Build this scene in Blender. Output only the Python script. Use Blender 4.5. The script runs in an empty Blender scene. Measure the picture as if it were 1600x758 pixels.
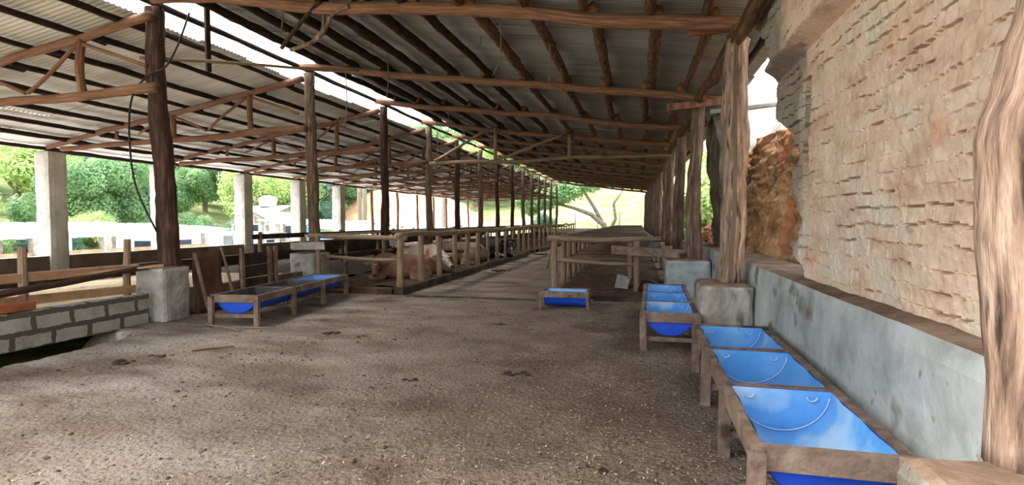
import bpy, bmesh, math, random
from mathutils import Vector, Matrix, noise

S = bpy.context.scene
COL = S.collection
# ---------------------------------------------------------------- camera
F, CX, CY, EYE = 850.0, 800.0, 379.0, 1.5
YAW, PITCH = math.atan(200 / F), math.atan(34 / F)
cd = bpy.data.cameras.new('camera'); cam = bpy.data.objects.new('camera', cd); COL.objects.link(cam)
cam.location = (0, 0, EYE); cam.rotation_euler = (math.pi / 2 - PITCH, 0, YAW)
cd.sensor_width = 36; cd.lens = 36 * F / 1600; cd.clip_start = .05; cd.clip_end = 1500
S.camera = cam
_fw = Vector((-math.sin(YAW) * math.cos(PITCH), math.cos(YAW) * math.cos(PITCH), -math.sin(PITCH)))
_rt = Vector((math.cos(YAW), math.sin(YAW), 0)); _up = _rt.cross(_fw)
def at(x, y, Y):
    d = _fw * F + _rt * (x - CX) - _up * (y - CY)
    return Vector((0, 0, EYE)) + d * (Y / d.y)

# ---------------------------------------------------------------- world, sun, exposure
w = bpy.data.worlds.new('sky'); S.world = w; w.use_nodes = True
nt = w.node_tree; nt.nodes.clear()
wo = nt.nodes.new('ShaderNodeOutputWorld'); wb = nt.nodes.new('ShaderNodeBackground')
tc = nt.nodes.new('ShaderNodeTexCoord'); nz = nt.nodes.new('ShaderNodeTexNoise'); cr = nt.nodes.new('ShaderNodeValToRGB')
nz.inputs['Scale'].default_value = 2.2; nz.inputs['Detail'].default_value = 5
cr.color_ramp.elements[0].position = .35; cr.color_ramp.elements[0].color = (.72, .85, 1, 1)
cr.color_ramp.elements[1].position = .6; cr.color_ramp.elements[1].color = (1, 1, 1, 1)
nt.links.new(tc.outputs['Generated'], nz.inputs['Vector']); nt.links.new(nz.outputs['Fac'], cr.inputs['Fac'])
nt.links.new(cr.outputs['Color'], wb.inputs['Color']); nt.links.new(wb.outputs['Background'], wo.inputs['Surface'])
wb.inputs['Strength'].default_value = 1.5
sl = bpy.data.lights.new('sun', 'SUN'); sun = bpy.data.objects.new('sun', sl); COL.objects.link(sun)
sl.energy = 4.6; sl.angle = math.radians(38); sl.color = (1, .96, .9)
sun.rotation_euler = Vector((-.75, -.22, .95)).to_track_quat('Z', 'Y').to_euler()
S.view_settings.view_transform = 'Standard'; S.view_settings.look = 'None'
S.view_settings.gamma = 1; S.view_settings.use_curve_mapping = False
S.view_settings.exposure = 1.27

# ---------------------------------------------------------------- materials
def L(c): return tuple(((v / 255) / 12.92 if v / 255 <= .04045 else ((v / 255 + .055) / 1.055) ** 2.4) for v in c) + (1,)
def mat(name, cols, scale=4, rough=.85, bump=.3, bscale=30, coord='Object', stretch=(1, 1, 1), spots=None, metallic=0,
        detail=6, trans=0, bdist=.02, spec=.3, pos=None, distort=0):
    """cols: list of sRGB 0-255 colours blended by noise; spots=(colour, scale, threshold)"""
    m = bpy.data.materials.new(name); m.use_nodes = True; n = m.node_tree; N = n.nodes; l = n.links
    b = N['Principled BSDF']; b.inputs['Roughness'].default_value = rough; b.inputs['Metallic'].default_value = metallic
    b.inputs['Specular IOR Level'].default_value = spec
    t = N.new('ShaderNodeTexCoord'); mp = N.new('ShaderNodeMapping'); mp.inputs['Scale'].default_value = stretch
    l.new(t.outputs[coord], mp.inputs['Vector'])
    a = N.new('ShaderNodeTexNoise'); a.inputs['Scale'].default_value = scale; a.inputs['Detail'].default_value = detail
    a.inputs['Roughness'].default_value = .62; a.inputs['Distortion'].default_value = distort
    l.new(mp.outputs['Vector'], a.inputs['Vector'])
    r = N.new('ShaderNodeValToRGB'); l.new(a.outputs['Fac'], r.inputs['Fac'])
    e = r.color_ramp.elements; k = len(cols)
    while len(e) < k: e.new(.5)
    for i, c in enumerate(cols):
        e[i].position = pos[i] if pos else .3 + .4 * i / max(1, k - 1)
        e[i].color = L(c)
    out = r.outputs['Color']
    if spots:
        for (c, sc, th) in (spots if isinstance(spots, list) else [spots]):
            s = N.new('ShaderNodeTexNoise'); s.inputs['Scale'].default_value = sc; s.inputs['Detail'].default_value = 5
            l.new(mp.outputs['Vector'], s.inputs['Vector'])
            q = N.new('ShaderNodeValToRGB'); q.color_ramp.elements[0].position = th; q.color_ramp.elements[1].position = th + .09
            l.new(s.outputs['Fac'], q.inputs['Fac'])
            x = N.new('ShaderNodeMixRGB'); l.new(q.outputs['Color'], x.inputs['Fac']); l.new(out, x.inputs['Color1'])
            x.inputs['Color2'].default_value = L(c); out = x.outputs['Color']
    l.new(out, b.inputs['Base Color'])
    if bump:
        bn = N.new('ShaderNodeTexNoise'); bn.inputs['Scale'].default_value = bscale; bn.inputs['Detail'].default_value = 5
        l.new(mp.outputs['Vector'], bn.inputs['Vector'])
        bp = N.new('ShaderNodeBump'); bp.inputs['Strength'].default_value = bump; bp.inputs['Distance'].default_value = bdist
        l.new(bn.outputs['Fac'], bp.inputs['Height']); l.new(bp.outputs['Normal'], b.inputs['Normal'])
    if trans:
        tr = N.new('ShaderNodeBsdfTranslucent'); l.new(out, tr.inputs['Color'])
        mx = N.new('ShaderNodeMixShader'); mx.inputs['Fac'].default_value = trans
        l.new(b.outputs[0], mx.inputs[1]); l.new(tr.outputs[0], mx.inputs[2]); l.new(mx.outputs[0], N['Material Output'].inputs['Surface'])
    return m
M = {}
M['bark'] = mat('bark', [(58, 42, 32), (112, 80, 58), (150, 116, 90)], 3, .9, .9, 7, 'UV', (3, 1.3, 1), spots=((38, 28, 22), 2.5, .62), bdist=.03)
M['postwood'] = mat('post_wood', [(62, 48, 40), (122, 98, 82), (170, 144, 124)], 2.6, .85, .9, 6, 'UV', (3.5, .9, 1), spots=((52, 38, 30), 1.6, .6), bdist=.03)
M['palepost'] = mat('pale_post_wood', [(78, 60, 50), (156, 128, 110), (196, 172, 154)], 2.8, .85, .9, 6, 'UV', (3, .9, 1), spots=[((66, 50, 42), 2.2, .58), ((204, 186, 170), 3.4, .64)], bdist=.03)
M['darkpost'] = mat('dark_post_wood', [(38, 28, 25), (72, 50, 42), (112, 80, 66)], 2.4, .9, .9, 6, 'UV', (3.5, .9, 1), bdist=.03)
M['redwood'] = mat('peeled_wood', [(84, 58, 44), (132, 94, 72), (164, 126, 100)], 2.5, .8, .5, 8, 'UV', (4, .8, 1), spots=((78, 48, 34), 2, .66), bdist=.02)
M['palewood'] = mat('pale_pole_wood', [(96, 78, 62), (142, 118, 96), (176, 152, 128)], 2.5, .85, .5, 8, 'UV', (4, .9, 1), spots=((92, 72, 54), 2, .64), bdist=.015)
M['purlin'] = mat('dark_purlin_wood', [(34, 26, 22), (58, 42, 34), (88, 64, 50)], 2.5, .95, 1, 7, 'UV', (3, 1.2, 1), bdist=.03)
M['cutend'] = mat('cut_log_end', [(116, 78, 54), (140, 98, 70)], 20, .8, .1)
M['plank'] = mat('weathered_plank', [(84, 68, 58), (122, 102, 88), (150, 130, 114)], 5, .9, .5, 24, 'Object', (1, 1, 1), spots=((66, 52, 44), 3, .6), distort=.6)
M['tanplank'] = mat('tan_plank', [(150, 112, 84), (182, 144, 112), (200, 166, 134)], 3, .85, .3, 20)
M['greyplank'] = mat('grey_plank', [(120, 114, 106), (160, 154, 144), (190, 184, 174)], 4, .85, .3, 24)
M['darkplank'] = mat('dark_board', [(36, 28, 25), (60, 46, 40), (84, 66, 56)], 3, .9, .5, 18)
M['redsheet'] = mat('rusty_sheet', [(66, 44, 34), (94, 64, 50), (116, 84, 66)], 2.2, .8, .3, 8)
M['concrete'] = mat('old_concrete', [(120, 114, 106), (160, 156, 150), (188, 186, 180)], 2.5, .9, .6, 24, spots=[((92, 84, 74), 3.5, .62)], bdist=.02)
M['ledge'] = mat('rendered_concrete', [(126, 128, 126), (172, 176, 176), (194, 200, 202)], 1.6, .9, .5, 16, spots=[((112, 106, 96), 2.2, .58), ((84, 78, 70), 6.5, .66), ((120, 96, 76), 9, .70)], bdist=.02)
M['pier'] = mat('stained_pier', [(96, 88, 78), (158, 150, 138), (190, 186, 176)], 3.2, .9, .7, 22, stretch=(1, 1, .45), spots=((58, 52, 46), 2.6, .58), bdist=.03)
M['ledgetop'] = mat('dirty_ledge_top', [(90, 72, 58), (122, 100, 84), (150, 130, 112)], 3, .95, .5, 30)
M['column'] = mat('column_render', [(168, 164, 156), (196, 192, 184), (214, 210, 202)], 2.5, .9, .5, 14, spots=((138, 128, 114), 1.8, .62))
M['parapet'] = mat('brown_render', [(78, 64, 53), (106, 90, 76), (128, 112, 98)], 1.2, .9, .4, 12, spots=((78, 62, 50), 1.4, .6))
M['kerb'] = mat('shaded_manure_kerb', [(42, 33, 27), (66, 53, 44), (96, 80, 66)], 3, .95, .7, 20)  # manure brown darkened further, with the pens' deep shade put into the colour
M['bedding'] = mat('shaded_pen_bedding', [(44, 32, 24), (74, 52, 38), (112, 82, 58)], 4, .95, 1, 26, spots=((150, 116, 82), 9, .62), bdist=.05)  # bedding brown deepened so the shade of the pens sits in it
M['straw'] = mat('straw_floor', [(192, 166, 134), (222, 202, 170), (238, 222, 196)], 3, .95, .6, 30, spots=((150, 118, 86), 5, .62))
M['roofL'] = mat('lit_galvanised_sheet', [(196, 190, 186), (216, 212, 210), (230, 228, 226)], 1.3, .6, .15, 10, stretch=(.35, 2.2, 1), spots=((150, 124, 104), .8, .7), spec=.4)  # left sheets whitened: light bounced up from outside is painted in
M['roofR'] = mat('shaded_sheet', [(128, 126, 124), (152, 150, 148), (170, 168, 166)], 1.0, .7, .15, 10, stretch=(.35, 2.2, 1), spots=((104, 88, 76), .8, .68), spec=.3)  # same sheeting in grey: the dim right underside is painted in
M['blue'] = mat('blue_barrel_plastic', [(72, 138, 206), (96, 164, 226), (138, 190, 234)], 2.2, .3, .12, 12, spots=[((116, 110, 100), 4.2, .68), ((168, 200, 228), 1.8, .58)], spec=.6)  # inner blue paled: sky reflection painted in, besides real wear
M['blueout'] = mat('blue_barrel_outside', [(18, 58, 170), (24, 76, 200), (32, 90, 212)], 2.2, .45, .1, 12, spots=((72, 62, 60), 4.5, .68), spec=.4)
M['chime'] = mat('scuffed_white_rim', [(150, 184, 220), (196, 214, 232)], 6, .6, .1)
M['feed'] = mat('feed_residue', [(40, 34, 30), (66, 56, 48)], 6, .95, .6, 30)
M['grime'] = mat('grimy_plastic', [(52, 50, 52), (74, 72, 74), (96, 96, 100)], 3, .8, .3, 20)
M['salt'] = mat('white_salt', [(200, 200, 198), (232, 232, 230)], 9, .95, .5, 30)
M['leafA'] = mat('leaf_mid', [(96, 138, 96), (140, 176, 124), (178, 204, 150)], .6, .6, 0, trans=.35)  # all three leaf greens paled and greyed to paint in distant haze
M['leafB'] = mat('leaf_light', [(160, 188, 116), (196, 216, 144), (214, 228, 166)], .6, .6, 0, trans=.4)
M['leafC'] = mat('leaf_blue', [(88, 126, 112), (118, 156, 136), (152, 182, 156)], .6, .6, 0, trans=.3)
M['trunk'] = mat('tree_bark', [(92, 82, 70), (132, 122, 108), (164, 154, 140)], 3, .9, .6, 10, 'UV', (3, 1, 1))
M['grass'] = mat('hill_grass', [(92, 116, 66), (134, 144, 92), (172, 160, 122)], .5, .95, .8, 2, spots=[((196, 168, 138), .12, .56), ((110, 146, 84), .6, .6)], bdist=.2)
M['orange'] = mat('orange_earth', [(196, 140, 106), (222, 176, 142), (234, 200, 170)], .5, .95, .7, 2.5, bdist=.3)
M['yard'] = mat('pale_yard', [(204, 198, 188), (222, 216, 208), (234, 230, 222)], .4, .95, .3, 6)
M['whiteroof'] = mat('white_roof_sheet', [(200, 200, 202), (224, 224, 226), (238, 238, 238)], .8, .6, .1, 6)
M['greyroof'] = mat('grey_roof_sheet', [(126, 118, 110), (158, 150, 142), (186, 178, 170)], .8, .7, .2, 6)
M['whitewash'] = mat('whitewash', [(206, 214, 222), (226, 232, 238)], 1, .85, .15, 8)
M['glass'] = mat('dark_window', [(40, 54, 74), (58, 74, 96)], 2, .2, 0)
M['shade'] = mat('dark_opening', [(40, 46, 58), (56, 62, 74)], 2, .9, 0)
M['tarp'] = mat('blue_tarp', [(30, 90, 190), (60, 130, 220)], 2, .6, .3, 6)
M['rubber'] = mat('black_rubber', [(22, 22, 24), (34, 34, 36)], 8, .6, 0)
M['dung'] = mat('dung', [(40, 32, 26), (62, 50, 40)], 14, .8, .6, 60)
M['clod'] = mat('clod', [(64, 52, 42), (92, 76, 62), (112, 94, 78)], 14, .9, .6, 60)
M['bulb'] = mat('bulb_glass', [(220, 220, 214), (236, 236, 230)], 8, .3, 0)
M['rubble'] = mat('rubble', [(116, 74, 50), (168, 118, 86), (196, 152, 120)], 3, .95, .8, 12, bdist=.05)
M['brickred'] = mat('red_brick', [(128, 72, 48), (156, 94, 66)], 8, .9, .4, 40)
M['twine'] = mat('dry_twine', [(92, 76, 58), (130, 110, 86)], 8, .9, 0)
M['hide_tan'] = mat('tan_hide', [(96, 68, 50), (128, 94, 70), (160, 128, 102)], 2.0, .8, .3, 60)
M['hide_white'] = mat('white_brown_hide', [(164, 148, 134), (184, 168, 154)], 2, .8, .3, 60, spots=((120, 78, 54), 1.5, .53))
M['hide_pale'] = mat('fawn_hide', [(100, 76, 60), (130, 104, 86), (166, 146, 130)], 3.5, .8, .3, 60, stretch=(3, 1, 1))
M['hide_black'] = mat('black_white_hide', [(20, 19, 20), (30, 29, 30)], 2, .7, .3, 60, spots=((214, 208, 200), 1.15, .585))
M['muzzle'] = mat('dark_muzzle', [(40, 32, 30), (56, 46, 42)], 8, .5, 0)
M['horn'] = mat('horn', [(170, 156, 136), (196, 184, 164)], 8, .5, 0)
M['flake1'] = mat('straw_flake_pale', [(172, 156, 126), (206, 192, 164)], 9, .9, 0)
M['flake2'] = mat('straw_flake_olive', [(112, 98, 70), (140, 124, 90)], 9, .9, 0)
M['flake3'] = mat('straw_flake_dark', [(66, 52, 40), (92, 74, 58)], 9, .9, 0)

def floor_mat():
    m = mat('barn_floor', [(88, 75, 64), (114, 99, 86), (136, 120, 105)], 1.3, .95, 1, 26, spots=[((88, 70, 56), .9, .57)], bdist=.03)
    N = m.node_tree.nodes; l = m.node_tree.links; b = N['Principled BSDF']
    src = b.inputs['Base Color'].links[0].from_socket
    t = N.new('ShaderNodeTexCoord'); sx = N.new('ShaderNodeSeparateXYZ'); l.new(t.outputs['Object'], sx.inputs[0])
    mr = N.new('ShaderNodeMapRange'); mr.inputs['From Min'].default_value = -.8; mr.inputs['From Max'].default_value = -5.2   # worn smooth, limey to the left
    l.new(sx.outputs['X'], mr.inputs['Value'])
    mp = N.new('ShaderNodeMapping'); mp.inputs['Scale'].default_value = (.5, 1.1, 1); mp.inputs['Rotation'].default_value = (0, 0, .5); l.new(t.outputs['Object'], mp.inputs['Vector'])
    n1 = N.new('ShaderNodeTexNoise'); n1.inputs['Scale'].default_value = 1.6; n1.inputs['Detail'].default_value = 9; l.new(mp.outputs[0], n1.inputs['Vector'])
    q = N.new('ShaderNodeValToRGB'); q.color_ramp.elements[0].position = .42; q.color_ramp.elements[1].position = .66; l.new(n1.outputs['Fac'], q.inputs['Fac'])
    mu = N.new('ShaderNodeMath'); mu.operation = 'MULTIPLY'; l.new(mr.outputs[0], mu.inputs[0]); l.new(q.outputs['Color'], mu.inputs[1])
    x = N.new('ShaderNodeMixRGB'); x.inputs['Color2'].default_value = L((160, 150, 140)); l.new(mu.outputs[0], x.inputs['Fac']); l.new(src, x.inputs['Color1'])
    # small dark crumbs
    v = N.new('ShaderNodeTexNoise'); v.inputs['Scale'].default_value = 22; v.inputs['Detail'].default_value = 3; l.new(t.outputs['Object'], v.inputs['Vector'])
    q2 = N.new('ShaderNodeValToRGB'); q2.color_ramp.elements[0].position = .6; q2.color_ramp.elements[1].position = .7; l.new(v.outputs['Fac'], q2.inputs['Fac'])
    x2 = N.new('ShaderNodeMixRGB'); x2.inputs['Color2'].default_value = L((78, 62, 50)); l.new(q2.outputs['Color'], x2.inputs['Fac']); l.new(x.outputs[0], x2.inputs['Color1'])
    l.new(x2.outputs[0], b.inputs['Base Color'])
    return m
M['floor'] = floor_mat()

def brick_mat():
    m = mat('rough_adobe_brick', [(192, 158, 134), (220, 192, 170), (232, 210, 190)], 5, .95, .6, 40, stretch=(1, .45, 1), spots=[((212, 164, 136), 2.8, .60), ((216, 202, 184), 2.6, .54), ((164, 138, 120), 7, .66)], bdist=.015)
    N = m.node_tree.nodes; l = m.node_tree.links; b = N['Principled BSDF']
    src = b.inputs['Base Color'].links[0].from_socket
    t = N.new('ShaderNodeTexCoord'); sx = N.new('ShaderNodeSeparateXYZ'); l.new(t.outputs['Object'], sx.inputs[0])
    nn = N.new('ShaderNodeTexNoise'); nn.inputs['Scale'].default_value = 2.5; nn.inputs['Detail'].default_value = 6; l.new(t.outputs['Object'], nn.inputs['Vector'])
    ad = N.new('ShaderNodeMath'); ad.operation = 'MULTIPLY_ADD'; ad.inputs[1].default_value = .7; l.new(nn.outputs['Fac'], ad.inputs[0]); l.new(sx.outputs['Y'], ad.inputs[2])
    mr = N.new('ShaderNodeMapRange'); mr.inputs['From Min'].default_value = 5.55; mr.inputs['From Max'].default_value = 5.9; l.new(ad.outputs[0], mr.inputs['Value'])
    g = N.new('ShaderNodeMixRGB'); g.inputs['Color2'].default_value = L((146, 134, 122)); l.new(mr.outputs[0], g.inputs['Fac']); l.new(src, g.inputs['Color1'])
    l.new(g.outputs[0], b.inputs['Base Color'])
    return m
M['brick'] = brick_mat()

def block_mat():
    m = mat('concrete_block', [(126, 124, 118), (152, 150, 144), (168, 166, 160)], 4, .95, .5, 40)
    N = m.node_tree.nodes; l = m.node_tree.links; b = N['Principled BSDF']
    src = b.inputs['Base Color'].links[0].from_socket
    t = N.new('ShaderNodeTexCoord'); sx = N.new('ShaderNodeSeparateXYZ'); l.new(t.outputs['Object'], sx.inputs[0])
    nn = N.new('ShaderNodeTexNoise'); nn.inputs['Scale'].default_value = 9; l.new(t.outputs['Object'], nn.inputs['Vector'])
    cx = N.new('ShaderNodeCombineXYZ'); 
    a1 = N.new('ShaderNodeMath'); a1.operation = 'MULTIPLY_ADD'; a1.inputs[1].default_value = .07; l.new(nn.outputs['Fac'], a1.inputs[0]); l.new(sx.outputs['Y'], a1.inputs[2])
    a2 = N.new('ShaderNodeMath'); a2.operation = 'MULTIPLY_ADD'; a2.inputs[1].default_value = .04; l.new(nn.outputs['Fac'], a2.inputs[0]); l.new(sx.outputs['Z'], a2.inputs[2])
    l.new(a1.outputs[0], cx.inputs[0]); l.new(a2.outputs[0], cx.inputs[1])
    br = N.new('ShaderNodeTexBrick'); br.inputs['Scale'].default_value = 1; br.inputs['Brick Width'].default_value = .45; br.inputs['Row Height'].default_value = .21
    br.inputs['Mortar Size'].default_value = .034; br.inputs['Mortar Smooth'].default_value = .2; l.new(cx.outputs[0], br.inputs['Vector'])
    x = N.new('ShaderNodeMixRGB'); x.inputs['Color2'].default_value = L((84, 80, 74)); l.new(br.outputs['Fac'], x.inputs['Fac']); l.new(src, x.inputs['Color1'])
    l.new(x.outputs[0], b.inputs['Base Color'])
    return m
M['block'] = block_mat()

# ---------------------------------------------------------------- object helpers
OFF = {}
def link(o, parent=None):
    COL.objects.link(o)
    if parent: o.parent = parent
    return o
def tag(o, label=None, cat=None, group=None, kind=None):
    if label: o['label'] = label
    if cat: o['category'] = cat
    if group: o['group'] = group
    if kind: o['kind'] = kind
    return o
def thing(name, loc, label, cat, group=None):
    o = bpy.data.objects.new(name, None); o.empty_display_size = .2; o.location = loc; COL.objects.link(o)
    OFF[o.name] = Vector(loc); return tag(o, label, cat, group)
def obj(name, V, Fc, mats, parent=None, smooth=True, mi=None, uv=None):
    """mesh from world-space verts; origin at base centre, or in the parent's frame"""
    V = [Vector(v) for v in V]
    if parent is not None: o0 = OFF[parent.name]
    else:
        n = len(V); o0 = Vector((sum(v.x for v in V) / n, sum(v.y for v in V) / n, min(v.z for v in V)))
    me = bpy.data.meshes.new(name); me.from_pydata([v - o0 for v in V], [], Fc); me.update()
    for m in (mats if isinstance(mats, (list, tuple)) else [mats]): me.materials.append(M[m] if isinstance(m, str) else m)
    if smooth: me.polygons.foreach_set('use_smooth', [True] * len(me.polygons))
    if mi: me.polygons.foreach_set('material_index', mi)
    if uv:
        ul = me.uv_layers.new(name='UVMap')
        for p in me.polygons:
            for li in p.loop_indices: ul.data[li].uv = uv[me.loops[li].vertex_index]
    o = bpy.data.objects.new(name, me)
    if parent is None: o.location = o0; COL.objects.link(o)
    else: link(o, parent)
    OFF[o.name] = o0
    return o
class G:
    """collects verts/faces (world space)"""
    def __init__(s): s.V = []; s.F = []; s.U = []; s.mi = []
    def add(s, V, Fc, m=0, U=None):
        b = len(s.V); s.V += [Vector(v) for v in V]; s.F += [tuple(i + b for i in f) for f in Fc]
        s.mi += [m] * len(Fc); s.U += (U or [(v[0], v[1] + v[2]) for v in V]); return s
    def box(s, c, d, rot=None, m=0, jit=0, rnd=random):
        c = Vector(c); x, y, z = d[0] / 2, d[1] / 2, d[2] / 2
        P = [Vector((a * x, b * y, e * z)) for a in (-1, 1) for b in (-1, 1) for e in (-1, 1)]
        if jit: P = [p + Vector((rnd.uniform(-jit, jit), rnd.uniform(-jit, jit), rnd.uniform(-jit, jit))) for p in P]
        if rot is not None: P = [rot @ p for p in P]
        return s.add([c + p for p in P], [(0, 1, 3, 2), (4, 6, 7, 5), (0, 4, 5, 1), (2, 3, 7, 6), (0, 2, 6, 4), (1, 5, 7, 3)], m)
    def bar(s, p0, p1, wd, th, m=0, up=(0, 0, 1), jit=0):
        """rectangular bar between points: wd across, th along up"""
        p0, p1 = Vector(p0), Vector(p1); d = p1 - p0; z = d.normalized(); u = Vector(up)
        x = u.cross(z)
        if x.length < 1e-4: x = Vector((1, 0, 0))
        x.normalize(); y = z.cross(x)
        R = Matrix((x, y, z)).transposed()
        return s.box((p0 + p1) / 2, (wd, th, d.length), R, m, jit)
    def log(s, p0, p1, r0, r1=None, seed=0, wob=.02, rough=.12, n=10, step=.22, m=0, mend=None):
        p0, p1 = Vector(p0), Vector(p1); r1 = r0 if r1 is None else r1
        d = p1 - p0; Ln = d.length; z = d.normalized(); a = Vector((0, 0, 1)) if abs(z.z) < .9 else Vector((1, 0, 0))
        x = a.cross(z).normalized(); y = z.cross(x); k = max(2, int(Ln / step)); V = []; U = []; Fc = []
        for i in range(k + 1):
            t = i / k; q = t * Ln
            e = math.sin(math.pi * min(1, max(0, t))) ** .5 if 0 < t < 1 else 0
            ofs = (x * noise.noise(Vector((q * .5, seed * 7.3, 0))) + y * noise.noise(Vector((q * .5, seed * 3.1, 9)))) * wob * 2.2 * e
            for j in range(n):
                th = 2 * math.pi * j / n; c, sn = math.cos(th), math.sin(th)
                r = (r0 + (r1 - r0) * t) * (1 + rough * 1.6 * noise.noise(Vector((c * 1.3 + seed, sn * 1.3, q * 2.4))) + rough * .8 * noise.noise(Vector((c * 3 + seed, sn * 3, q * 7))))
                V.append(p0 + z * q + ofs + (x * c + y * sn) * r); U.append((j / n * 2, q + seed * .37))
        for i in range(k):
            for j in range(n):
                A = i * n + j; B = i * n + (j + 1) % n; Fc.append((A, B, B + n, A + n))
        s.add(V, Fc, m, U)
        b = len(s.V) - len(V)
        s.F.append(tuple(b + j for j in reversed(range(n)))); s.F.append(tuple(b + k * n + j for j in range(n)))
        s.mi += [mend if mend is not None else m] * 2
        return s
    def gnarled(s, pts, seed, rough=.1, n=18, step=.07):
        """upright trunk through (x, y, z, radius) stations"""
        V = []; U = []; Fc = []; z0, z1 = pts[0][2], pts[-1][2]; k = int((z1 - z0) / step)
        for i in range(k + 1):
            z = z0 + (z1 - z0) * i / k
            for a, b in zip(pts, pts[1:]):
                if z <= b[2] + 1e-6: break
            t = (z - a[2]) / (b[2] - a[2]); t = t * t * (3 - 2 * t); cx, cy, r = (a[q] + (b[q] - a[q]) * t for q in (0, 1, 3))
            for j in range(n):
                th = 2 * math.pi * j / n; c, sn = math.cos(th), math.sin(th)
                rr = r * (1 + rough * noise.noise(Vector((c * 1.6 + seed, sn * 1.6, z * 1.2))) + rough * .5 * noise.noise(Vector((c * 4 + seed, sn * 4, z * 4))))
                V.append((cx + c * rr, cy + sn * rr, z)); U.append((j / n * 2, z))
        for i in range(k):
            for j in range(n): A = i * n + j; B = i * n + (j + 1) % n; Fc.append((A, B, B + n, A + n))
        Fc.append(tuple(reversed(range(n)))); Fc.append(tuple(k * n + j for j in range(n)))
        return s.add(V, Fc, 0, U)
    def tube(s, pts, r, n=6, m=0):
        pts = [Vector(p) for p in pts]; V = []; Fc = []
        rs = r if isinstance(r, (list, tuple)) else [r] * len(pts)
        prev = None
        for i, p in enumerate(pts):
            d = (pts[min(i + 1, len(pts) - 1)] - pts[max(i - 1, 0)]).normalized()
            if prev is None: x = d.orthogonal().normalized()
            else: x = (prev - d * prev.dot(d)).normalized()
            prev = x; y = d.cross(x)
            for j in range(n):
                a = 2 * math.pi * j / n; V.append(p + (x * math.cos(a) + y * math.sin(a)) * rs[i])
        for i in range(len(pts) - 1):
            for j in range(n):
                A = i * n + j; B = i * n + (j + 1) % n; Fc.append((A, B, B + n, A + n))
        Fc.append(tuple(reversed(range(n)))); Fc.append(tuple((len(pts) - 1) * n + j for j in range(n)))
        return s.add(V, Fc, m)
    def blob(s, c, r, seed=0, rough=.15, sub=2, m=0, freq=1.6, rot=None):
        bm = bmesh.new(); bmesh.ops.create_icosphere(bm, subdivisions=sub, radius=1)
        V = []
        for v in bm.verts:
            k = 1 + rough * 2 * noise.noise(v.co * freq + Vector((seed * 5.1, 0, 0)))
            p = Vector((v.co.x * r[0] * k, v.co.y * r[1] * k, v.co.z * r[2] * k))
            V.append(Vector(c) + (rot @ p if rot is not None else p))
        Fc = [tuple(v.index for v in f.verts) for f in bm.faces]; bm.free()
        return s.add(V, Fc, m)
    def build(s, name, mats, parent=None, smooth=True):
        return obj(name, s.V, s.F, mats, parent, smooth, s.mi, s.U)
def rough_box(lo, hi, step, amp, seed, freq=3, round_=.02):
    """closed box with subdivided, weathered faces"""
    g = G(); lo, hi = Vector(lo), Vector(hi)
    dims = [max(1, int(round((hi[i] - lo[i]) / step))) for i in range(3)]
    idx = {}; V = []; Fc = []; nm = []
    def vid(i, j, k):
        key = (i, j, k)
        if key not in idx:
            p = Vector((lo.x + (hi.x - lo.x) * i / dims[0], lo.y + (hi.y - lo.y) * j / dims[1], lo.z + (hi.z - lo.z) * k / dims[2]))
            nn = Vector((-(i == 0) + (i == dims[0]), -(j == 0) + (j == dims[1]), -(k == 0) + (k == dims[2])))
            if nn.length > 1: p -= nn * round_
            p += nn.normalized() * amp * (noise.noise(p * freq + Vector((seed * 3.3, 0, 0))) + .5 * noise.noise(p * freq * 3.1)) * (0 if k == 0 else 1)
            idx[key] = len(V); V.append(p)
        return idx[key]
    for ax in range(3):
        a, b = [q for q in range(3) if q != ax]
        for sd in (0, dims[ax]):
            for u in range(dims[a]):
                for v in range(dims[b]):
                    def mk(uu, vv):
                        t = [0, 0, 0]; t[ax] = sd; t[a] = uu; t[b] = vv; return vid(*t)
                    q = [mk(u, v), mk(u + 1, v), mk(u + 1, v + 1), mk(u, v + 1)]
                    flip = (sd == 0) ^ (ax == 1)
                    Fc.append(tuple(reversed(q)) if flip else tuple(q)); nm.append(1 if (ax == 2 and sd) else 0)
    return V, Fc, nm
ORD = ['first', 'second', 'third', 'fourth', 'fifth', 'sixth', 'seventh', 'eighth', 'ninth', 'tenth', 'eleventh', 'twelfth', 'thirteenth', 'fourteenth', 'fifteenth', 'sixteenth',
       'seventeenth', 'eighteenth', 'nineteenth', 'twentieth'] + ['twenty-' + k for k in ('first', 'second', 'third', 'fourth', 'fifth', 'sixth', 'seventh', 'eighth', 'ninth')]
rnd = random.Random(7)

# bents of the barn (distance from the camera along the barn)
BENT = [2.0, 6.9, 10.6, 14.1, 17.4, 20.4, 23.5, 26.6, 29.7, 32.7, 35.5, 38.1, 40.6, 43.3, 46.3]
def zL(x): return 4.62 + (x + 7.5) * .185      # left sheet
def zR(x): return 5.07 - (x + 7.0) * .131      # right sheet
def xR(y): return 1.08 - .016 * (y - 6.9)      # right post line
Y0, Y1 = 1.0, 47.6

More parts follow.
